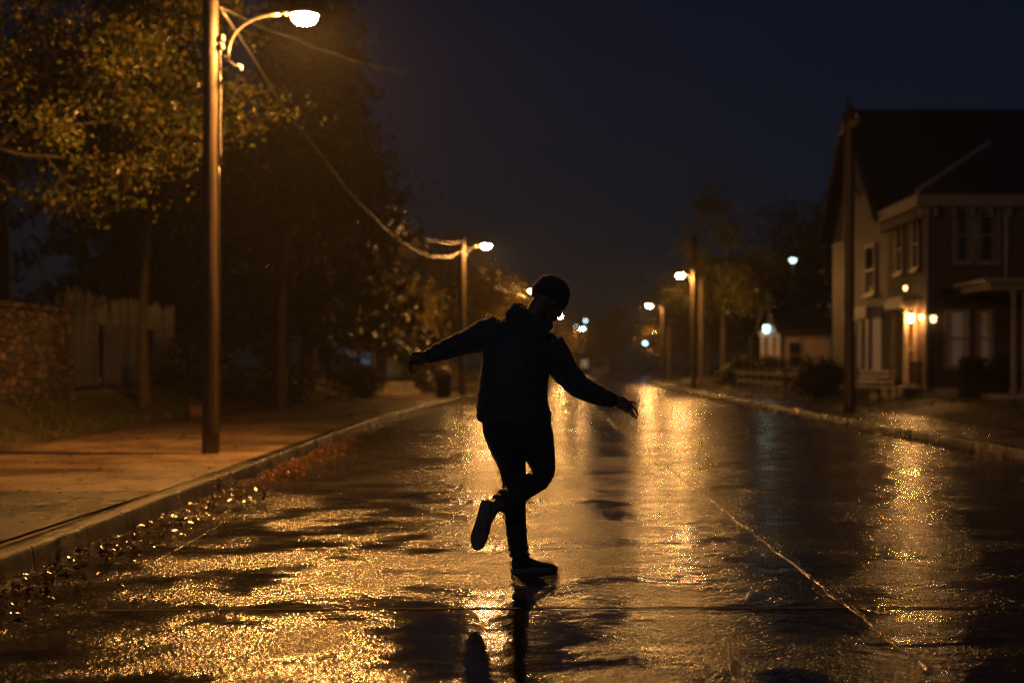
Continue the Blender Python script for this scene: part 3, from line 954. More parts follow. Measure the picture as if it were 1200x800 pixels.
# ------------------------------------------------------------------ left boundary
def brick_wall():
    root = empty('garden_wall', (-8.95, 22.0, .0)); tag(root, 'old rough masonry garden wall at the left edge', 'wall')
    MB().box(-.16, .16, -8, 4.0, 0, 2.14, .012).build('stonework', M['rubble'], root)
    MB().box(-.22, .22, -8.02, 4.04, 2.143, 2.24, .02).build('coping', M['rubble'], root)
    MB().box(-.20, .20, 4.003, 4.4, 0, 2.3, .012).build('pier', M['rubble'], root)
    return root
brick_wall()
def picket_fence():
    y0, y1, x = 26.5, 34.4, -9.0
    root = empty('picket_fence', (x, y0, 0)); tag(root, 'weathered wooden picket fence with gaps standing on a low brick base', 'fence')
    L = y1 - y0
    MB().box(-.12, .12, 0, L, .1, .70, .01).build('base_wall', M['brick_wall'], root)
    MB().box(-.05, -.01, .0, L, .84, .94).build('rail', M['fence'], root)
    MB().box(-.05, -.01, .0, L, 2.04, 2.14).build('rail', M['fence'], root)
    rg = random.Random(3)
    def board(y, w, low, top, t, d=0.0):
        b = MB()
        vs = [(d, y, low), (d + .022, y, low), (d + .022, y + w, low), (d, y + w, low),
              (d, y + t, top - .05), (d + .022, y + t, top - .05), (d + .022, y + w + t, top - .05), (d, y + w + t, top - .05),
              (d, y + w / 2 + t, top), (d + .022, y + w / 2 + t, top)]
        b.add(vs, [(0, 3, 2, 1), (0, 1, 5, 4), (2, 3, 7, 6), (1, 2, 6, 9, 5), (3, 0, 4, 8, 7), (4, 5, 9, 8), (6, 7, 8, 9)])
        b.build('picket', M['fence'], root)
    y, k = .02, 0
    while y < L - .1 and k < 96:
        w = rg.uniform(.06, .085)
        gone = math.sin(y * 1.9 + .6) + .35 * math.sin(y * 5.3) < -.75
        lo_ = 2.0 + rg.uniform(-.03, .03) if gone and rg.random() < .8 else .78 + rg.uniform(-.03, .05)
        top = 2.62 + rg.uniform(-.09, .09)
        board(y, w, lo_, top - (.2 if rg.random() < .07 else 0), rg.uniform(-.014, .014)); k += 1
        if rg.random() < .6:
            board(y + w + .012, .045, 2.02, top - .05, rg.uniform(-.01, .01), -.006); k += 1
        y += w + rg.uniform(.075, .12)
    for yy in (0.0, 2.7, 5.4, L - .1):
        MB().box(-.15, -.052, yy, yy + .1, .7, 2.55, .008).build('post', M['fence'], root)
picket_fence()
def litter_bin():
    root = empty('litter_bin', (-3.35, 46.5, .125)); tag(root, 'dark litter bin with a pale domed top by the left kerb', 'litter bin')
    MB().lathe([(.20, 0), (.24, .03), (.25, .70), (.26, .72)], seg=18).build('body', M['bin'], root, True)
    MB().lathe([(.265, .74), (.255, .84), (.17, .98), (.03, 1.04)], seg=18).build('lid', M['stone'], root, True)
    p = MB()
    for k in range(4):
        a = k * 1.57 + .4
        p.tube([V((.24 * math.cos(a), .24 * math.sin(a), .70)), V((.25 * math.cos(a), .25 * math.sin(a), .76))], .015, 6)
    p.build('lid_bracket', M['metal_dark'], root)
litter_bin()
o = MB().box(-.2, .2, -.13, .13, 0, .2, .02).box(-.21, .21, -.14, .14, .17, .215, .012).build('plastic_box', M['red'])
o.location = (-7.15, 29.3, .14); o.rotation_euler = (0, 0, .3); tag(o, 'small red plastic box lying on the verge left of the near pole', 'box')
def stone_wall():
    rg = random.Random(9)
    m = MB()
    for c in range(3):
        x = -.75
        while x < .75:
            w = rg.uniform(.18, .34)
            m.box(x, x + w - .012, -.16 + rg.uniform(-.02, .02), .16 + rg.uniform(-.02, .02), c * .16 - (.1 if c == 0 else 0), c * .16 + .15, .03)
            x += w
    o = m.build('low_stone_wall', M['stone'], None, True)
    o.location = (-5.6, 52.5, zl(-5.6, 52.5)); o.rotation_euler = (0, 0, .2)
    tag(o, 'short pale low stone wall on the verge below the man\'s left hand', 'wall')
stone_wall()

# ------------------------------------------------------------------ houses
def window(parent, o, u, n, w, h, curtain=False, pane=None, frame='trim', bars=True):
    """o = lower middle of the opening on the wall face; real frame, panes and sill"""
    f = MB()
    t = .07
    f.obox(o, u, n, (-w / 2 - t, .004, -t), (-w / 2, .07, h + t)).obox(o, u, n, (w / 2, .004, -t), (w / 2 + t, .07, h + t))
    f.obox(o, u, n, (-w / 2, .004, h), (w / 2, .068, h + t)).obox(o, u, n, (-w / 2, .004, -t), (w / 2, .068, 0))
    f.obox(o, u, n, (-w / 2, .01, h * .48), (w / 2, .05, h * .48 + .05))
    win = f.build('window', M[frame], parent)
    MB().obox(o, u, n, (-w / 2, .006, 0), (w / 2, .018, h)).build('pane', M[pane] if pane else M['glass'], win)
    MB().obox(o, u, n, (-w / 2 - .12, .004, -t - .07), (w / 2 + .12, .14, -t - .003)).build('sill', M[frame], win)
    if curtain:
        cm = MB()
        k = 10
        for sd in (-1, 1):
            vs = []
            for i in range(k + 1):
                a = sd * (w / 2 - .01) - sd * i * w * .25 / k
                b = .021 + .009 * math.sin(i * 1.9)
                for zz in (.02, h - .02):
                    vs.append(V(o) + V(u) * a + V(n) * b + V((0, 0, zz)))
            cm.add(vs, [(2 * i, 2 * i + 2, 2 * i + 3, 2 * i + 1) for i in range(k)])
        cm.build('curtain', M['curtain'], win)
    return win

def big_house():
    root = empty('gabled_house', (0, 0, 0))
    tag(root, 'two-storey gabled brick house with lit porch at the right', 'house')
    U_S, N_S = (0, 1, 0), (-1, 0, 0)          # street side
    U_F, N_F = (1, 0, 0), (0, -1, 0)          # side towards the camera
    X, Yc, Ym, Ye, XE = 9.65, 36.0, 40.2, 48.0, 19.0
    g = .15
    # front brick block and gabled pale wing
    MB().box(X, XE, Yc, Ym - .003, g, 5.35).build('brick_block', M['brick_house'], root)
    MB().box(X + .02, XE, Ym, Ye, g, 5.5).add(
        [(X + .02, Ym, 5.5), (X + .02, Ye, 5.5), (X + .02, (Ym + Ye) / 2, 8.85), (X + .3, Ym, 5.5), (X + .3, Ye, 5.5), (X + .3, (Ym + Ye) / 2, 8.85)],
        [(0, 2, 1), (3, 4, 5), (0, 3, 5, 2), (1, 2, 5, 4)]).build('gable_wing', M['stucco'], root)
    MB().box(X - .06, XE, Yc - .06, Ye + .05, .0, .62).build('plinth', M['stone'], root)
    # wing roof (two slopes)
    ym = (Ym + Ye) / 2
    m = MB()
    for sgn, ye in ((-1, Ym - .35), (1, Ye + .35)):
        dz = 8.98 - 5.28
        vs = [(X - .35, ym, 8.98), (XE, ym, 8.98), (XE, ye, 5.28), (X - .35, ye, 5.28)]
        vs2 = [(a, b, c + .14) for a, b, c in vs]
        fs = [(0, 1, 2, 3), (7, 6, 5, 4), (0, 4, 5, 1), (1, 5, 6, 2), (2, 6, 7, 3), (3, 7, 4, 0)]
        m.add(vs + vs2, fs)
    m.build('wing_roof', M['roof'], root)
    b = MB()
    for ye in (Ym - .33, Ye + .33):
        b.tube([V((X - .38, ye, 5.26)), V((X - .38, ym, 8.96))], .09, 4)
    b.build('barge_board', M['metal_dark'], root)
    MB().tube([V((X - .3, ym, 9.0)), V((X - .3, ym, 9.55))], [.06, .02], 8).build('finial', M['metal_dark'], root)
    # hipped roof over the brick block
    e = .32
    x0, y0, z0 = X - e, Yc - e, 5.52
    zr_, yr = 7.12, 38.25
    xr0 = x0 + (yr - y0)
    m = MB().add([(x0, y0, z0), (XE, y0, z0), (x0, Ym + 1.0, z0), (xr0, yr, zr_), (XE, yr, zr_), (xr0, Ym + 1.0, zr_ - .0)],
                 [(0, 1, 4, 3), (0, 3, 5, 2), (3, 4, 5)])
    m.add([(x0, y0, z0 - .06), (XE, y0, z0 - .06), (x0, Ym + 1, z0 - .06), (XE, Ym + 1, z0 - .06)], [(0, 2, 3, 1)])
    m.build('hip_roof', M['roof'], root)
    MB().tube([V((x0 - .02, y0 - .02, z0 + .03)), V((xr0, yr, zr_ + .03))], .075, 8).build('hip_flashing', M['trim_grey'], root)
    co = MB()
    co.obox((x0, y0 - .004, 5.18), U_F, N_F, (0, -.30, 0), (XE - x0, .04, .30))
    co.obox((x0 - .004, y0, 5.18), U_S, N_S, (-.04, -.30, 0), (Ym - y0 - .2, .04, .30))
    k = x0 + .1
    for i in range(11):
        yy = y0 + .1 + i * .42
        co.obox((X, yy, 4.93), U_S, N_S, (0, .003, 0), (.10, .26, .245))
    for i in range(18):
        xx = X + .1 + i * .46
        co.obox((xx, Yc, 4.93), U_F, N_F, (0, .003, 0), (.10, .26, .245))
    co.build('cornice', M['trim'], root)
    # windows towards the camera
    window(root, (10.53, Yc, 3.85), U_F, N_F, .36, 1.26, True)
    window(root, (11.14, Yc, 3.85), U_F, N_F, .52, 1.26, True)
    window(root, (10.40, Yc, 1.20), U_F, N_F, .52, 1.34, True, 'win_pale')
    window(root, (11.10, Yc, 1.20), U_F, N_F, .34, 1.34, True, 'win_pale')
    MB().tube([V((9.62, Yc - .07, 5.1)), V((9.62, Yc - .07, 2.5)), V((9.62, Yc - .07, .65))], .045, 10).build('downpipe', M['trim_grey'], root, True)
    # street side: two tall windows above the porch, bay and window of the wing
    window(root, (X, 38.7, 3.75), U_S, N_S, .55, 1.2)
    window(root, (X, 37.0, 3.75), U_S, N_S, .5, 1.2)
    window(root, (X + .02, 42.3, 3.35), U_S, N_S, 1.15, 1.35)
    window(root, (X + .02, 44.1, 6.5), U_S, N_S, .5, .9)
    bay = MB()
    by0, by1, bz = 41.0, 44.0, 2.9
    bay.box(X - .38, X + .018, by0, by1, .62, 1.05).box(X - .45, X + .016, by0 - .06, by1 + .06, 2.55, 2.9)
    for yy in (by0, by0 + .95, by0 + 1.97, by1 - .09):
        bay.box(X - .36, X - .24, yy, yy + .09, 1.05, 2.55)
    bw = bay.build('bay_window', M['trim'], root)
    MB().box(X - .28, X + .01, by0 + .02, by1 - .02, 1.05, 2.55).build('pane', M['win_dim'], bw)
    cu = MB()
    for yy in (by0 + .14, by0 + 1.08, by0 + 2.1):
        for sd in (0, .55):
            cu.box(X - .295, X - .285, yy + sd, yy + sd + .2, 1.08, 2.5)
    cu.build('curtain', M['curtain'], bw)
    # pent roof band and downpipe on the camera side
    MB().add([(X + .3, Yc - .42, 2.93), (X + 1.95, Yc - .42, 2.93), (X + 1.95, Yc - .004, 3.18), (X + .3, Yc - .004, 3.18), (X + .3, Yc - .42, 2.83), (X + 1.95, Yc - .42, 2.83), (X + 1.95, Yc - .004, 2.83), (X + .3, Yc - .004, 2.83)],
             [(0, 1, 2, 3), (7, 6, 5, 4), (0, 4, 5, 1), (1, 5, 6, 2), (3, 7, 4, 0)]).build('pent_roof', M['roof'], root)
    MB().tube([V((11.62, Yc - .08, 5.2)), V((11.62, Yc - .08, 4.2)), V((11.62, Yc - .08, 3.2))], .05, 10).build('downpipe', M['trim_grey'], root, True)
    # entrance: door, columns and hood on the street side
    dy0, dy1 = 36.35, 38.35
    door = MB().obox((X, 37.55, .66), U_S, N_S, (-.45, .004, 0), (.45, .05, 1.95)).build('door', M['door'], root)
    pn = MB()
    for a in (-.33, .05):
        for zz, hh in ((.12, .6), (.9, .85)):
            pn.obox((X, 37.55, .66), U_S, N_S, (a, .052, zz), (a + .28, .066, zz + hh))
    pn.build('door_panel', M['door'], door)
    MB().tube([V((X - .07, 37.2, 1.6)), V((X - .13, 37.2, 1.6))], .03, 8).build('handle', M['metal'], door)
    d = MB()
    for a in (-.54, .455):
        d.obox((X, 37.55, .66), U_S, N_S, (a, .004, 0), (a + .085, .09, 2.04))
    d.obox((X, 37.55, .66), U_S, N_S, (-.54, .004, 2.045), (.54, .10, 2.14))
    d.build('door_surround', M['trim'], root)
    for yy in (dy0 + .6, dy1):
        MB().lathe([(.10, 0), (.10, .06), (.07, .09), (.065, 1.9), (.09, 1.97), (.10, 2.02)], (X - .30, yy, .64), 14).build('column', M['trim'], root, True)
    MB().box(X - .48, X - .003, dy0 + .45, dy1 + .25, 2.67, 2.9, .01).box(X - .42, X - .004, dy0 + .5, dy1 + .2, 2.905, 2.99, .01).build('porch_hood', M['trim'], root)
    MB().box(X - .6, X - .065, dy0 - .2, dy1 + .2, .2, .64, .01).box(X - .95, X - .603, dy0, dy1, .2, .42, .01).build('step', M['stone'], root)
    # side porch nearer the camera
    pr = MB()
    pr.box(10.25, 16.5, 32.9, Yc - .003, 2.95, 3.10, .01).box(10.1, 16.5, 32.75, Yc - .004, 3.103, 3.2, .01)
    pf = pr.build('side_porch_roof', M['dark_wood'], root)
    MB().box(10.12, 16.5, 32.70, 32.745, 3.08, 3.21, .008).box(10.27, 16.5, 32.85, 32.895, 2.93, 3.07, .008).build('fascia', M['trim'], pf)
    rl = MB()
    rl.box(11.2, 12.9, 33.0, 33.05, 1.30, 1.36, .006).box(11.2, 12.9, 33.0, 33.05, .66, .70, .006)
    for i in range(13):
        rl.box(11.24 + i * .13, 11.28 + i * .13, 33.01, 33.04, .70, 1.30)
    rl.build('porch_railing', M['dark_wood'], root)
    for xx in (10.86, 13.0, 15.2):
        MB().lathe([(.11, 0), (.11, .08), (.075, .12), (.065, 2.3), (.10, 2.38), (.11, 2.42)], (xx, 33.0, .52), 14).build('column', M['trim'], root, True)
        MB().lathe([(.08, 0), (.08, .05), (.05, .08), (.045, 2.3), (.07, 2.38), (.08, 2.42)], (xx + .26, 33.05, .52), 12).build('column', M['trim'], root, True)
    MB().box(10.5, 16.5, 32.85, Yc - .065, .2, .52, .01).build('side_porch_floor', M['stone'], root)
big_house()

def lantern(name, label, p, n, mat, s, grp):
    root = empty(name, p); tag(root, label, 'wall lamp', grp)
    MB().tube([V(n) * -.16 + V((0, 0, .16)), V((0, 0, .17)), V((0, 0, .12))], .012, 6).build('bracket', M['metal_dark'], root)
    MB().lathe([(.085 * s, .07 * s), (.07 * s, .10 * s), (.02 * s, .15 * s)], seg=10).build('cap', M['metal_dark'], root)
    MB().lathe([(.05 * s, -.10 * s), (.078 * s, .068 * s)], seg=10).build('globe', mat, root)
gl = 'lanterns around the house porch'
lantern('porch_lantern', 'brightest lantern on the house wall just right of the porch hood', (9.38, 36.62, 2.42), (1, 0, 0), M['lantern'], 1.0, gl)
lantern('porch_lantern', 'small glowing lantern on the corner of the brick house', (9.52, 36.08, 2.42), (1, 0, 0), M['lantern_small'], .8, gl)
lantern('porch_lantern', 'small lantern just round the corner on the side wall', (9.76, 35.85, 2.37), (0, -1, 0), M['lantern_small'], .9, gl)
lantern('porch_lantern', 'small lamp above the edge of the porch hood', (9.42, 37.3, 3.22), (1, 0, 0), M['lantern_small'], .6, gl)

def small_house():
    root = empty('small_house', (0, 0, 0)); tag(root, 'small low house with tan board walls and dark roof beyond the gabled house', 'house')
    y, x0, x1 = 70.0, 11.5, 14.0
    MB().box(x0, x1, y, y + 6, .1, 2.9).build('wall', M['shed_boards'], root)
    MB().add([(x0 - .3, y - .4, 2.78), (x1 + .3, y - .4, 2.78), (x1 + .3, y + 2.2, 4.7), (x0 - .3, y + 2.2, 4.7), (x0 - .3, y + 6.3, 2.78), (x1 + .3, y + 6.3, 2.78),
              (x0 - .3, y - .4, 2.9), (x1 + .3, y - .4, 2.9), (x1 + .3, y + 2.2, 4.84), (x0 - .3, y + 2.2, 4.84), (x0 - .3, y + 6.3, 2.9), (x1 + .3, y + 6.3, 2.9)],
             [(6, 7, 8, 9), (9, 8, 11, 10), (3, 2, 1, 0), (4, 5, 2, 3), (0, 1, 7, 6), (1, 2, 8, 7), (2, 5, 11, 8), (0, 6, 9, 3), (3, 9, 10, 4), (4, 10, 11, 5)]).build('roof', M['roof'], root)
    window(root, (12.25, y, 1.1), (1, 0, 0), (0, -1, 0), .55, 1.2)
    p = MB()
    p.box(10.55, 11.45, y - .3, y + .4, 2.62, 2.74).add([(10.45, y - .35, 2.745), (11.49, y - .35, 2.745), (10.97, y - .35, 3.2), (10.45, y + .4, 2.745), (11.49, y + .4, 2.745), (10.97, y + .4, 3.2)],
          [(0, 1, 2), (3, 5, 4), (0, 2, 5, 3), (1, 4, 5, 2)])
    p.build('porch_gable', M['white_paint'], root)
    for xx in (10.6, 11.0, 11.4):
        MB().box(xx - .06, xx + .06, y - .28, y - .16, .1, 2.617).build('porch_post', M['white_paint'], root)
    MB().tube([V((11.0, y + .1, 3.1)), V((11.0, y + .1, 4.6))], [.09, .05], 8).build('flue', M['trim_grey'], root)
small_house()
lantern('porch_lantern', 'greenish-white light on the porch gable of the small house', (10.76, 69.5, 3.0), (0, -1, 0), M['lens_cool'], 1.9, None)

def blue_house():
    root = empty('blue_house', (0, 0, 0)); tag(root, 'dim blue-grey house with faint bluish windows behind the left trees', 'house')
    y, x0, x1 = 66.0, -13.2, -7.4
    MB().box(x0, x1, y, y + 7, .1, 4.2).build('wall', M['blue_boards'], root)
    MB().add([(x0 - .3, y - .4, 4.15), (x1 + .3, y - .4, 4.15), (x1 + .3, y + 3.5, 6.6), (x0 - .3, y + 3.5, 6.6), (x0 - .3, y + 7.4, 4.15), (x1 + .3, y + 7.4, 4.15)],
             [(0, 1, 2, 3), (3, 2, 5, 4), (0, 3, 4), (1, 5, 2), (0, 4, 5, 1)]).build('roof', M['roof'], root)
    for xx, zz, w, h in ((-12.1, 2.6, .9, .8), (-10.8, 2.5, .7, .8), (-9.6, 1.75, .5, .6), (-8.95, 1.6, .5, .6), (-8.25, 1.25, .6, .6)):
        window(root, (xx, y, zz), (1, 0, 0), (0, -1, 0), w, h, pane='win_blue', frame='trim_grey')
blue_house()
def far_building():
    root = empty('far_building', (0, 0, 0)); tag(root, 'pale far building with lit windows where the street ends behind the man', 'house')
    y, x0, x1 = 232.0, 1.0, 7.5
    MB().box(x0, x1, y, y + 8, 0, 5.4).build('wall', M['stucco'], root)
    MB().add([(x0 - .4, y - .4, 5.4), (x1 + .4, y - .4, 5.4), (x1 + .4, y + 4, 7.6), (x0 - .4, y + 4, 7.6), (x0 - .4, y + 8.4, 5.4), (x1 + .4, y + 8.4, 5.4)],
             [(0, 1, 2, 3), (3, 2, 5, 4), (0, 3, 4), (1, 5, 2), (0, 4, 5, 1)]).build('roof', M['roof'], root)
    for xx, zz in ((2.4, 3.4), (4.2, 3.4), (6.0, 3.4), (2.4, .9), (4.4, .9), (6.2, .9)):
        window(root, (xx, y, zz), (1, 0, 0), (0, -1, 0), 1.0, 1.2, pane='win_warm')
far_building()

def parked_car():
    root = empty('parked_car', (5.6, 150, 0.0)); tag(root, 'pale parked car at the kerb far down the street', 'car')
    b = MB()
    prof = [(-2.1, .35), (-2.15, .75), (-1.9, .92), (-1.2, .98), (-.55, 1.42), (.75, 1.45), (1.45, 1.02), (2.0, .95), (2.12, .7), (2.1, .35)]
    vs = [(sx * (.86 if z < 1.1 else .68), yy, z) for sx in (-1, 1) for yy, z in prof]
    n = len(prof)
    b.add(vs, [tuple(range(n)), tuple(reversed(range(n, 2 * n)))] + [(i, n + i, n + (i + 1) % n, (i + 1) % n) for i in range(n)])
    b.build('body', M['car_paint'], root)
    MB().add([(-.66, -1.19, 1.0), (.66, -1.19, 1.0), (.6, -.6, 1.405), (-.6, -.6, 1.405)], [(0, 1, 2, 3)]).build('windscreen', M['glass'], root).location = (0, -.02, .012)
    for sx in (-.8, .8):
        for yy in (-1.35, 1.3):
            w = MB().lathe([(.16, -.11), (.32, -.10), (.33, 0), (.32, .10), (.16, .11)], seg=18).build('wheel', M['rubber'], root, True)
            w.rotation_euler = (0, math.pi / 2, 0); w.location = (sx, yy, .33)
        MB().ellipsoid((sx * .8, -2.13, .72), (.14, 0, 0), (0, .04, 0), (0, 0, .07), 10, 8).build('headlight', M['ceramic'], root, True)
parked_car()

def bench():
    root = empty('garden_bench', (8.35, 37.0, zr(8.35, 37.0) + .02)); tag(root, 'white slatted garden bench in the front yard', 'bench')
    root.rotation_euler = (0, 0, R(-58))
    s = MB()
    for k in range(4):
        s.box(-.68, .68, -.2 + k * .105, -.2 + k * .105 + .085, .44, .47, .006)
    s.build('seat', M['white_paint'], root)
    bk = MB()
    for k in range(3):
        bk.box(-.68, .68, .22 + k * .02, .245 + k * .02, .55 + k * .13, .64 + k * .13, .006)
    bk.build('backrest', M['white_paint'], root)
    for x in (-.6, .6):
        for yy in (-.17, .2):
            MB().box(x - .03, x + .03, yy - .03, yy + .03, 0, .437, .004).build('leg', M['metal_dark'], root)
        MB().box(x - .025, x + .025, -.2, .24, .62, .66, .006).build('armrest', M['metal_dark'], root)
        MB().box(x - .025, x + .025, .235, .285, .437, .95, .004).build('back_post', M['metal_dark'], root)
bench()
def rail_fence():
    root = empty('rail_fence', (8.35, 50.0, zr(8.35, 50))); tag(root, 'low pale post-and-rail garden fence left of the dark shrub', 'fence')
    for z in (.35, .68):
        MB().box(-.02, .02, 0, 12.0, z, z + .09, .006).build('rail', M['trim'], root)
    for i in range(7):
        MB().box(-.055, .055, i * 2 - .05, i * 2 + .05, -.1, .95, .01).build('post', M['trim'], root)
rail_fence()
def chair():
    root = empty('garden_chair', (9.0, 35.3, zr(9.0, 35.3) + .01)); tag(root, 'dark garden chair in front of the porch', 'chair')
    root.rotation_euler = (0, 0, R(-60))
    MB().box(-.24, .24, -.23, .23, .43, .46, .01).build('seat', M['metal_dark'], root)
    b = MB()
    for k in range(5):
        b.box(-.2 + k * .09, -.16 + k * .09, .21, .235, .46, .9)
    b.box(-.23, .23, .205, .24, .9, .95).build('backrest', M['metal_dark'], root)
    for x in (-.2, .2):
        for yy in (-.19, .19):
            MB().tube([V((x, yy, .43)), V((x * 1.1, yy * 1.15, 0))], .016, 7).build('leg', M['metal_dark'], root)
chair()

# ------------------------------------------------------------------ the man
Y0 = 7.98
def Pm(px, py, dy=0.0): return at(px, py, Y0 + dy)
PX = Y0 / FPX            # metres per photo pixel at the man

def solidify(mb, name, voxel, smooth_it=6, smooth_f=.5):
    me = mb.mesh(name + '_raw')
    o = bpy.data.objects.new(name + '_raw', me)
    COL.objects.link(o)
    m = o.modifiers.new('r', 'REMESH'); m.mode = 'VOXEL'; m.voxel_size = voxel; m.adaptivity = 0
    if smooth_it:
        s = o.modifiers.new('s', 'SMOOTH'); s.factor = smooth_f; s.iterations = smooth_it
    dg = bpy.context.evaluated_depsgraph_get(); dg.update()
    ev = o.evaluated_get(dg)
    out = bpy.data.meshes.new_from_object(ev)
    out.name = name
    bpy.data.objects.remove(o)
    bpy.data.meshes.remove(me)
    return out

def wrinkle(me, fn):
    n = len(me.vertices)
    co = np.empty(n * 3, np.float32); me.vertices.foreach_get('co', co)
    no = np.empty(n * 3, np.float32); me.vertex_normals.foreach_get('vector', no)
    co = co.reshape(-1, 3); no = no.reshape(-1, 3)
    d = np.array([fn(V(co[i].tolist())) for i in range(n)], np.float32)
    co += no * d[:, None]
    me.vertices.foreach_set('co', co.ravel()); me.update()

def fold_noise(p, f=11.0):
    a = noise.noise(p * f)
    b = noise.noise(V((p.x * 22, p.y * 22, p.z * 9)) + V((3, 7, 1)))
    return (1 - abs(a) * 2.2) * .55 + b * .45

def along(p, pts):
    """(distance from the far end, closest distance) of p to a polyline"""
    best, acc, tot = (1e9, 0), 0.0, 0.0
    for a, b in zip(pts, pts[1:]):
        ab = b - a; L = ab.length
        t = max(0, min(1, (p - a).dot(ab) / (L * L)))
        dd = (p - (a + ab * t)).length
        if dd < best[0]: best = (dd, acc + t * L)
        acc += L
    return acc - best[1], best[0]

ARM_L = [(Pm(584, 386, 0), 17.5), (Pm(566, 393, .02), 17.5), (Pm(549, 399.5, .05), 14.5), (Pm(534, 405, .07), 12.6), (Pm(516, 412, .08), 10.3), (Pm(502, 417.5, .09), 8.0)]
ARM_R = [(Pm(643, 401, 0), 17), (Pm(652, 418, .02), 17.2), (Pm(663, 436, .04), 15.5), (Pm(679, 453, .05), 13.6), (Pm(699, 462, .09), 11.5), (Pm(717, 468.5, .12), 8.7)]
LEG_L = [(Pm(587, 498, 0), 23), (Pm(593, 522, .05), 20), (Pm(600, 545, .12), 16), (Pm(602.5, 562, .155), 14.2), (Pm(603, 585, .165), 13.0), (Pm(604, 610, .17), 12.4), (Pm(606.5, 634, .175), 11.6), (Pm(609, 652, .18), 10.6)]
LEG_R = [(Pm(623, 498, 0), 23), (Pm(630, 522, .06), 19.5), (Pm(635, 542, .10), 16.0), (Pm(636.5, 553, .115), 14.2), (Pm(631, 562, .08), 13.2), (Pm(615, 572, .02), 13.0), (Pm(600, 580.5, -.05), 13.2), (Pm(586, 590, -.11), 11.6)]
ANK_L, ANK_R = Pm(610, 655, .18), Pm(578, 595, -.14)
WR_L, WR_R = Pm(497, 419, .095), Pm(723, 470, .13)

man = empty('person', (0, Y0, 0))
tag(man, 'man in dark hooded jacket, jeans and beanie balancing on one leg on the wet road', 'person')
INV = Matrix.Translation((0, -Y0, 0))
def place(o):
    o.data.transform(INV)
    return o

# head frame
HC = Pm(643.5, 351, .05)
f_ = V((.66, .58, -.47)).normalized()
u_ = V((.34, .20, .92)); u_ = (u_ - f_ * u_.dot(f_)).normalized()
s_ = f_.cross(u_).normalized()
def H(a, b, c): return HC + s_ * a + f_ * b + u_ * c

body = MB()
body.ellipsoid(H(0, -.005, .015), s_ * .076, f_ * .096, u_ * .102)                   # skull
body.ellipsoid(H(0, .032, -.055), s_ * .058, f_ * .062, u_ * .070)                    # face and jaw
body.ellipsoid(H(0, .062, -.098), s_ * .026, f_ * .022, u_ * .020)                    # chin
body.tube([H(0, .088, .012), H(0, .104, -.022), H(0, .112, -.040)], [.008, .011, .013], 10, dome=True)   # nose
body.ellipsoid(H(0, .099, -.044), s_ * .019, f_ * .011, u_ * .009)
body.tube([H(-.046, .070, .022), H(0, .092, .024), H(.046, .070, .022)], [.010, .012, .010], 10, dome=True)  # brow
for sx in (-1, 1):
    body.ellipsoid(H(sx * .031, .080, .004), s_ * .013, f_ * .009, u_ * .009)         # eyelids
    body.ellipsoid(H(sx * .078, -.012, -.012), s_ * .010 + f_ * .004, f_ * .020, u_ * .032)   # ears
    body.ellipsoid(H(sx * .048, .052, -.028), s_ * .020, f_ * .022, u_ * .020)        # cheek
body.tube([H(-.020, .090, -.068), H(0, .097, -.066), H(.020, .090, -.068)], .006, 8, dome=True)
body.tube([H(-.018, .088, -.078), H(0, .095, -.079), H(.018, .088, -.078)], .0065, 8, dome=True)
NECK = Pm(617, 381, -.01)
body.tube([H(-.004, -.035, -.05), (H(0, -.03, -.08) + NECK) / 2, NECK], [.058, .056, .070], 16, dome=True)
def torso_rings(k):
    R_ = []
    for (cx, cy, hw, hd, tilt, dy) in TORSO:
        c = Pm(cx, cy, dy)
        a = V((math.cos(tilt), 0, -math.sin(tilt))) * (hw * PX * k)
        b = V((0, 1, 0)) * (hd * k)
        R_.append((c, a, b))
    return R_
#          centre x, y, half width px, half depth m, tilt, dy
TORSO = [(600.5, 497, 41.0, .135, .13, .0), (600.5, 484, 42.0, .138, .10, -.005), (600.5, 466, 40.5, .136, .06, -.01), (602, 447, 39.2, .136, .05, -.015),
         (604.5, 430, 39.5, .138, .08, -.02), (607.5, 413, 40.2, .138, .15, -.02), (610, 398, 38.5, .128, .20, -.01), (612.5, 386, 33.0, .110, .22, 0),
         (615.5, 377, 24.0, .088, .24, 0), (618, 370, 15.0, .070, .26, 0)]
body.rings(torso_rings(.84))
for arm, wr in ((ARM_L, WR_L), (ARM_R, WR_R)):
    body.tube([p for p, _ in arm] + [wr], [r * PX * .70 for _, r in arm] + [.027], 14, dome=True)
for leg, an in ((LEG_L, ANK_L), (LEG_R, ANK_R)):
    body.tube([p for p, _ in leg] + [an], [r * PX * .74 for _, r in leg] + [.036], 14, dome=True)
body.tube([ANK_L, ANK_L + V((.10, .02, -.055))], [.035, .026], 12, dome=True)
body.tube([ANK_R, ANK_R + V((-.05, -.02, -.11))], [.033, .026], 12, dome=True)
# hands: palm plus five fingers each, rooted inside the palm
def finger(pts, r):
    body.tube([Pm(*p) for p in pts], [r * (1 - .10 * i) for i in range(len(pts))], 10, dome=True)
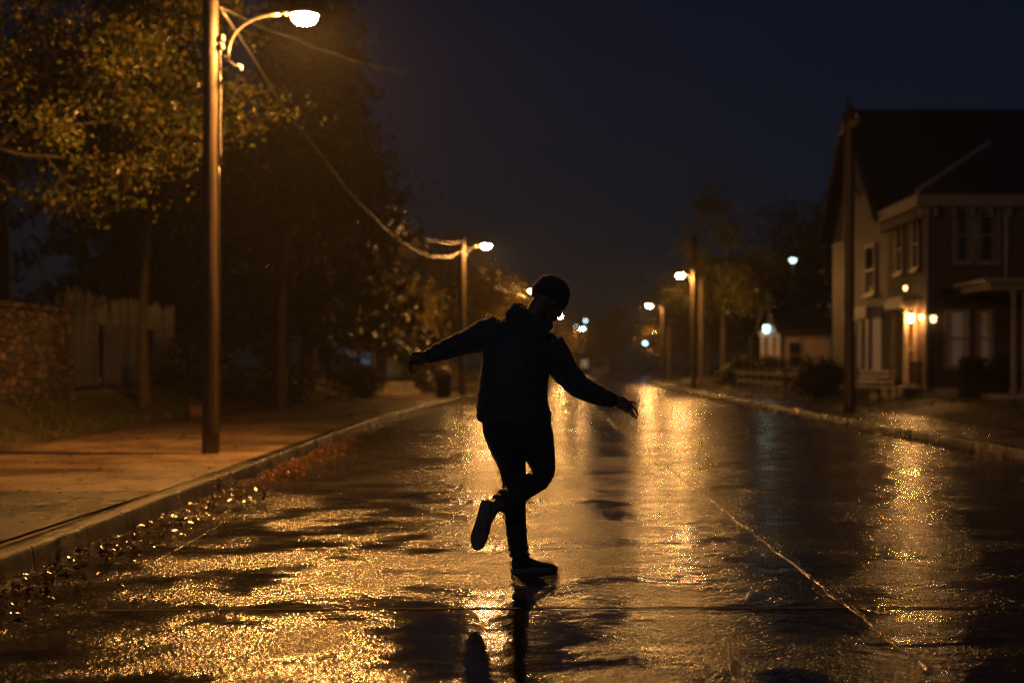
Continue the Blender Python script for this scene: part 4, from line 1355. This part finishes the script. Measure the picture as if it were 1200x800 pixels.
# left hand: back of the hand level, fingers hanging down, thumb held out above
pl = [Pm(498, 418.5, .095), Pm(491.5, 419, .10), Pm(485, 420.5, .10)]
body.tube(pl, [.026, .031, .027], 14, dome=True, squash=1.25)
body.tube([Pm(487, 421.5, .075), Pm(487, 421.5, .125)], [.021, .019], 12, dome=True)
finger([(487, 420.0, .065), (480.5, 422.0, .062), (478.7, 428.5, .060), (480.0, 433.5, .058)], .0092)
finger([(486, 420.5, .085), (480.0, 423.5, .083), (479.5, 430.5, .080), (482.2, 435.8, .078)], .0095)
finger([(487, 421.5, .106), (482.8, 425.0, .106), (483.5, 431.8, .104), (486.5, 436.0, .100)], .0090)
finger([(489, 422.0, .125), (487.0, 426.0, .127), (488.3, 431.5, .126), (490.8, 434.6, .122)], .0080)
finger([(495, 416.6, .07), (490.5, 413.8, .055), (486.5, 413.2, .05), (483.0, 413.6, .048)], .0102)
# right hand: palm sloping down, fingers reaching right and down, thumb below
pr_ = [Pm(722, 469.5, .13), Pm(729, 472.3, .14), Pm(735, 475.3, .145)]
body.tube(pr_, [.026, .032, .028], 14, dome=True, squash=1.2)
finger([(733, 471.0, .17), (738.0, 470.2, .185), (742.0, 471.0, .19), (745.2, 473.2, .19)], .0082)
finger([(734, 472.5, .155), (740.0, 474.5, .165), (744.5, 479.5, .165), (747.5, 485.5, .16)], .0092)
finger([(734, 474.5, .14), (739.5, 479.0, .14), (743.0, 485.0, .135), (746.0, 490.0, .13)], .0094)
finger([(732.5, 476.0, .125), (737.0, 481.0, .12), (740.2, 485.5, .115), (742.4, 489.0, .11)], .0086)
finger([(728, 474.5, .11), (731.0, 478.5, .095), (733.2, 481.6, .09), (735.3, 483.8, .088)], .0100)
bme = solidify(body, 'body', .0042, 3, .5)
place(link_mesh('body', bme, M['skin'], man, True))

# jacket: torso and sleeves as one garment
jk = MB()
jk.rings(torso_rings(1.0), 40)
for arm in (ARM_L, ARM_R):
    jk.tube([p for p, _ in arm], [r * PX for _, r in arm], 20, dome=False)
# pocket bulge at the right hem
jk.ellipsoid(Pm(640, 486, -.03), V((.026, 0, 0)), V((0, .05, 0)), V((.0, 0, .050)))
jme = solidify(jk, 'jacket', .0065, 9, .5)
AL, AR = [p for p, _ in ARM_L], [p for p, _ in ARM_R]
ELB_L, ELB_R = ARM_L[3][0], ARM_R[3][0]
def jk_fold(p):
    d = .0045 * fold_noise(p, 9.0) + .0022 * noise.noise(p * 34)
    for line, rr in ((AL, .10), (AR, .10)):
        s, dist = along(p, line)
        if dist < .11:
            w = math.exp(-((s - .05) / .075) ** 2) + .45 * math.exp(-((s - .30) / .10) ** 2)
            inside = min(1.0, max(0.0, 1.25 - dist / .10))
            d += w * (.0040 + .0050 * noise.noise(p * 6 + V((9, 2, 4)))) * math.sin(s * 2 * math.pi / .046 + 7.0 * noise.noise(p * 7) + 2.5 * noise.noise(p * 17))
    hem = p.z
    return d
wrinkle(jme, jk_fold)
jacket = link_mesh('jacket', jme, M['jacket'], man, True); place(jacket)
# hood lying on the shoulders and collar
hd = MB()
hd.rings([(Pm(620, 389, -.085), V((.105, .0, -.030)), V((0, .045, .01))), (Pm(617, 381, -.075), V((.118, .0, -.034)), V((0, .065, .01))),
          (Pm(614, 372, -.05), V((.100, .0, -.030)), V((0, .075, .01))), (Pm(611, 364.5, -.03), V((.066, .0, -.018)), V((0, .060, .01))), (Pm(610, 360.5, -.02), V((.030, 0, -.006)), V((0, .035, 0)))], 28)
ring = []
cN = Pm(622.5, 371, 0)
ax_a, ax_b = V((.090, .0, -.046)), V((0, .085, .012))
for i in range(25):
    th = 2 * math.pi * i / 24
    ring.append(cN + ax_a * math.cos(th) + ax_b * math.sin(th))
hd.tube(ring, [.027 + .007 * math.sin(i * 1.7) for i in range(25)], 12)
hd.tube([Pm(599, 385, -.06), Pm(597.5, 374, -.055), Pm(602, 364, -.035), Pm(609, 360, -.01)], [.020, .024, .026, .022], 12, dome=True)
hme = solidify(hd, 'hood', .006, 6, .5)
wrinkle(hme, lambda p: .0075 * fold_noise(p, 15.0) + .003 * noise.noise(p * 40))
hood = link_mesh('hood', hme, M['jacket'], jacket, True); place(hood)
for arm, nm in ((ARM_L, 'cuff'), (ARM_R, 'cuff')):
    a, b = arm[-2][0], arm[-1][0]
    d = (b - a).normalized(); r = arm[-1][1] * PX
    cu = MB().tube([b - d * .030, b - d * .015, b, b + d * .012, b + d * .016], [r * 1.10, r * 1.08, r * 1.02, r * .98, r * .80], 40)
    cm = cu.build('cuff', M['knit'], jacket, True); place(cm)
# hem band
hb = []
base = torso_rings(1.0)
for k, s in ((0, 1.0), (.35, 1.03), (.8, 1.035), (1.0, 1.0)):
    c = base[0][0].lerp(base[1][0], k - .12); hb.append((c, base[0][1].lerp(base[1][1], k) * s, base[0][2].lerp(base[1][2], k) * s))
hm = MB().rings(hb, 64)
hmm = solidify(hm, 'hem_band', .006, 3, .5)
wrinkle(hmm, lambda p: .0035 * fold_noise(p, 12.0))
hem = link_mesh('hem_band', hmm, M['jacket'], jacket, True); place(hem)

# trousers
tr = MB()
tr.rings([(Pm(600.5, 484, 0), V((36 * PX, 0, 0)), V((0, .115, 0))), (Pm(602, 500, 0), V((37 * PX, 0, -.01)), V((0, .125, 0))), (Pm(607, 512, .01), V((36 * PX, 0, -.01)), V((0, .125, 0))), (Pm(610, 524, .03), V((30 * PX, 0, 0)), V((0, .10, 0)))], 32)
for leg in (LEG_L, LEG_R):
    tr.tube([p for p, _ in leg], [r * PX for _, r in leg], 22, dome=False)
tme = solidify(tr, 'trousers', .0065, 7, .5)
LL, LR = [p for p, _ in LEG_L], [p for p, _ in LEG_R]
def tr_fold(p):
    d = .0035 * fold_noise(p, 9.0) + .0018 * noise.noise(p * 36)
    s, dist = along(p, LL); s2, dist2 = along(p, LR)
    if dist < dist2:
        w = math.exp(-((s - .03) / .055) ** 2) + .35 * math.exp(-((s - .40) / .07) ** 2)
        d += w * .0075 * math.sin(s * 2 * math.pi / .040 + 3 * noise.noise(p * 11))
    else:
        w = math.exp(-((s2 - .05) / .07) ** 2) + .5 * math.exp(-((s2 - .33) / .07) ** 2)
        d += w * .0075 * math.sin(s2 * 2 * math.pi / .042 + 3 * noise.noise(p * 11))
    return d
wrinkle(tme, tr_fold)
trs = link_mesh('trousers', tme, M['jeans'], man, True); place(trs)

# beanie: ribbed knitted dome with a folded band
def beanie():
    seg = 96
    m = MB()
    prof = [(-.030, .094, 1), (-.014, .1035, 1), (.012, .1065, 1), (.030, .1045, 1), (.036, .099, .6), (.050, .0995, .7), (.070, .094, .8), (.088, .083, .8), (.103, .067, .8), (.114, .047, .7), (.120, .024, .5), (.122, .006, .2)]
    vs, fs = [], []
    for c, r, rib in prof:
        for k in range(seg):
            th = 2 * math.pi * k / seg
            rr = r + .0022 * rib * math.cos(th * 32) + .003 * noise.noise(V((math.cos(th) * 2, math.sin(th) * 2, c * 20)))
            p = HC + u_ * (c + .012) + s_ * (math.cos(th) * rr * .90) + f_ * (math.sin(th) * rr * 1.06 - .006) 
            vs.append(p)
    n = len(prof)
    for i in range(n - 1):
        for k in range(seg):
            k2 = (k + 1) % seg
            fs.append((i * seg + k, i * seg + k2, (i + 1) * seg + k2, (i + 1) * seg + k))
    fs.append(tuple((n - 1) * seg + k for k in range(seg)))
    m.add(vs, fs)
    o = m.build('beanie', M['knit'], man, True)
    md = o.modifiers.new('sub', 'SUBSURF'); md.levels = 1; md.render_levels = 1
    place(o)
beanie()

def fuzz(o, n, L, w, mat, seed):
    """short fibres standing out of the cloth"""
    me = o.data; me.calc_loop_triangles()
    g = np.random.default_rng(seed)
    co = np.empty(len(me.vertices) * 3, np.float32); me.vertices.foreach_get('co', co); co = co.reshape(-1, 3)
    no = np.empty(len(me.vertices) * 3, np.float32); me.vertex_normals.foreach_get('vector', no); no = no.reshape(-1, 3)
    tri = np.empty(len(me.loop_triangles) * 3, np.int32); me.loop_triangles.foreach_get('vertices', tri); tri = tri.reshape(-1, 3)
    ar = np.empty(len(tri), np.float32); me.loop_triangles.foreach_get('area', ar)
    idx = g.choice(len(tri), n, p=ar / ar.sum())
    b = g.dirichlet((1, 1, 1), n)
    P = (co[tri[idx]] * b[:, :, None]).sum(1)
    N = (no[tri[idx]] * b[:, :, None]).sum(1)
    N += .55 * g.normal(size=N.shape); N /= np.linalg.norm(N, axis=1)[:, None]
    S = np.cross(N, g.normal(size=N.shape)); S /= np.linalg.norm(S, axis=1)[:, None]
    H = (L * (.4 + .9 * g.random(n)))[:, None]
    P = P - N * .001
    vs = np.stack([P - S * w, P + S * w, P + N * H], 1).reshape(-1, 3)
    fm = bpy.data.meshes.new('fuzz')
    fm.from_pydata(vs.tolist(), [], np.arange(n * 3).reshape(-1, 3).tolist()); fm.update()
    f = link_mesh('fuzz', fm, mat, o); f['kind'] = 'stuff'
    return f
M['fibre'] = mat_leaf('cloth_fibre', [(0.0, (0.40, 0.37, 0.34)), (1.0, (0.62, 0.57, 0.53))], 0.55, 0.5)
fuzz(jacket, 190000, .0080, .0007, M['fibre'], 1)
fuzz(hood, 50000, .0080, .0007, M['fibre'], 2)
fuzz(trs, 80000, .0055, .0006, M['fibre'], 3)
bo = [c for c in man.children if c.name.startswith('beanie')][0]
fuzz(bo, 45000, .0080, .0007, M['fibre'], 4)

# shoes
def shoe(heel, toe_dir, sole_n):
    """heel = point under the heel; toe_dir along the foot; sole_n points out of the sole"""
    t = V(toe_dir).normalized(); n = V(sole_n); n = (n - t * n.dot(t)).normalized(); w = t.cross(n).normalized()
    W = lambda a, b, c: V(heel) + t * a + w * b - n * c          # c measured up from the sole
    out = [(-.035, .0, .012), (-.03, .024, .030), (.0, .034, .034), (.05, .033, .033), (.10, .036, .036), (.15, .046, .043), (.19, .046, .040), (.225, .035, .030), (.248, .012, .010)]
    # sole outline: (along, half width left, half width right)
    def ring(c, g):
        pts = [W(a, b + g if b > 0.001 else b, c) for a, b, _ in out] + [W(a, -(b2 + g), c) for a, _, b2 in reversed(out)]
        return pts
    levels = [(.0, -.004), (.004, .001), (.016, .003), (.026, .002), (.031, -.003)]
    vs, fs = [], []
    k = len(ring(0, 0))
    for c, g in levels: vs += ring(c, g)
    for i in range(len(levels) - 1):
        for j in range(k):
            fs.append((i * k + j, i * k + (j + 1) % k, (i + 1) * k + (j + 1) % k, (i + 1) * k + j))
    fs.append(tuple(reversed(range(k)))); fs.append(tuple((len(levels) - 1) * k + j for j in range(k)))
    sm_ = MB().add(vs, fs)
    up_ = MB()
    secs = [(-.030, .022, .070), (-.015, .033, .100), (.015, .037, .108), (.045, .036, .100), (.08, .036, .084), (.12, .040, .066), (.16, .043, .056), (.20, .040, .048), (.228, .026, .038), (.242, .010, .030)]
    rg_ = []
    for a, hw, top in secs:
        c0 = W(a, 0, (.028 + top) / 2)
        rg_.append((c0, w * hw, n * ((top - .028) / 2 + .004)))
    up_.rings(rg_, 24)
    up_.tube([W(.012, 0, .095), W(.008, 0, .128)], [.040, .042], 20)
    me_ = solidify(up_, 'shoe', .005, 4, .5)
    wrinkle(me_, lambda p: .0012 * noise.noise(p * 45))
    s = link_mesh('shoe', me_, M['shoe'], man, True); place(s)
    so = sm_.build('sole', M['sole'], s); place(so)
    bv = so.modifiers.new('b', 'BEVEL'); bv.width = .0025; bv.segments = 2; bv.limit_method = 'ANGLE'
    la = MB()
    for i in range(5):
        a = .055 + i * .022
        c = .094 - i * .0088
        la.tube([W(a, -.026, c - .012), W(a + .004, -.010, c), W(a + .006, .010, c + .001), W(a, .026, c - .012)], .0030, 6)
    for sg in (-1, 1):
        b0 = W(.052, sg * .008, .100)
        loop = [b0 + w * (sg * .030 * math.sin(x) ) + (-n) * (.016 * math.sin(x * .5) + .004) + V((0, 0, -.030 * (1 - math.cos(x)) / 2)) + t * .012 * math.sin(x * .5) for x in [i * 2 * math.pi / 12 for i in range(13)]]
        la.tube(loop, .0026, 6)
        la.tube([b0, b0 + w * sg * .014 - n * .010 + V((0, 0, -.015)), b0 + w * sg * .018 - n * .006 + V((0, 0, -.05))], .0026, 6)
    l_ = la.build('lace', M['lace'], s, True); place(l_)
hx = Pm(607, 668, .18)
shoe((hx.x - .005, Y0 + .165, .002 + road_z(hx.x, Y0 + .16)), (.93, .36, 0), (0, 0, -1))
shoe(Pm(568, 593, -.175), (-.21, .06, -.975), (-.40, -.915, .02))

# ------------------------------------------------------------------ air
hz = MB().box(-120, 120, -14, 420, -1.6, 40).build('haze', [], None)
hz['kind'] = 'stuff'
hm_ = bpy.data.materials.new('haze_air'); hm_.use_nodes = True
nt = hm_.node_tree
for n_ in list(nt.nodes):
    if n_.type == 'BSDF_PRINCIPLED': nt.nodes.remove(n_)
pv = nt.nodes.new('ShaderNodeVolumePrincipled')
pv.inputs['Color'].default_value = (.9, .9, .92, 1)
pv.inputs['Density'].default_value = .00075
pv.inputs['Anisotropy'].default_value = .10
nt.links.new(pv.outputs[0], nt.nodes['Material Output'].inputs['Volume'])
hz.data.materials.append(hm_)

# ------------------------------------------------------------------ night sky, added fill light, camera
w = bpy.data.worlds.new('World'); SC.world = w; w.use_nodes = True
nt = w.node_tree
sky = nt.nodes.new('ShaderNodeTexSky'); sky.sky_type = 'NISHITA'; sky.sun_disc = False
ELEV, AZ = 18.0, 200.0
sky.sun_elevation = R(ELEV); sky.sun_rotation = R(AZ)
sky.air_density = 1.6; sky.dust_density = .6; sky.ozone_density = 2.0
bg = nt.nodes['Background']
tint = nt.nodes.new('ShaderNodeMix'); tint.data_type = 'RGBA'; tint.blend_type = 'MULTIPLY'
tint.inputs[0].default_value = 1.0; tint.inputs[7].default_value = (.17, .34, .84, 1)      # night blue
nt.links.new(sky.outputs[0], tint.inputs[6])
nt.links.new(tint.outputs[2], bg.inputs[0])
bg.inputs[1].default_value = 0.0030
sun = bpy.data.lights.new('fill_sun', 'SUN'); sun.energy = .05; sun.angle = R(.5); sun.color = (.62, .76, 1.0)  # added bluish fill from behind the camera, lifts the man's back
so = bpy.data.objects.new('fill_sun', sun); COL.objects.link(so)
az = R(AZ)
dvec = V((math.sin(az) * math.cos(R(ELEV)), math.cos(az) * math.cos(R(ELEV)), math.sin(R(ELEV))))
so.rotation_euler = dvec.to_track_quat('Z', 'Y').to_euler()

cam = bpy.data.cameras.new('camera')
co = bpy.data.objects.new('camera', cam); COL.objects.link(co)
co.location = (0, 0, CAM_Z); co.rotation_euler = (R(90), 0, 0)
cam.sensor_width = 36.0; cam.lens = 50.0
cam.shift_x = -40 / 1200.0; cam.shift_y = 28 / 1200.0
cam.clip_start = .05; cam.clip_end = 2000
cam.dof.use_dof = True; cam.dof.focus_distance = 8.0; cam.dof.aperture_fstop = 1.45; cam.dof.aperture_blades = 0
SC.camera = co
SC.view_settings.view_transform = 'Standard'
SC.view_settings.look = 'None'
SC.view_settings.exposure = 0.0
SC.view_settings.gamma = 1.0
SC.view_settings.use_curve_mapping = False
cy = SC.cycles
cy.max_bounces = 6; cy.diffuse_bounces = 2; cy.glossy_bounces = 3; cy.transmission_bounces = 2; cy.volume_bounces = 0; cy.transparent_max_bounces = 4
cy.sample_clamp_indirect = 4.0; cy.sample_clamp_direct = 0.0
cy.caustics_reflective = False; cy.caustics_refractive = False
cy.use_light_tree = True
cy.use_denoising = True
try:
    cy.denoiser = 'OPENIMAGEDENOISE'; cy.denoising_prefilter = 'NONE'; cy.denoising_input_passes = 'RGB_ALBEDO_NORMAL'
except Exception:
    pass
cy.use_adaptive_sampling = True; cy.adaptive_threshold = 0.01
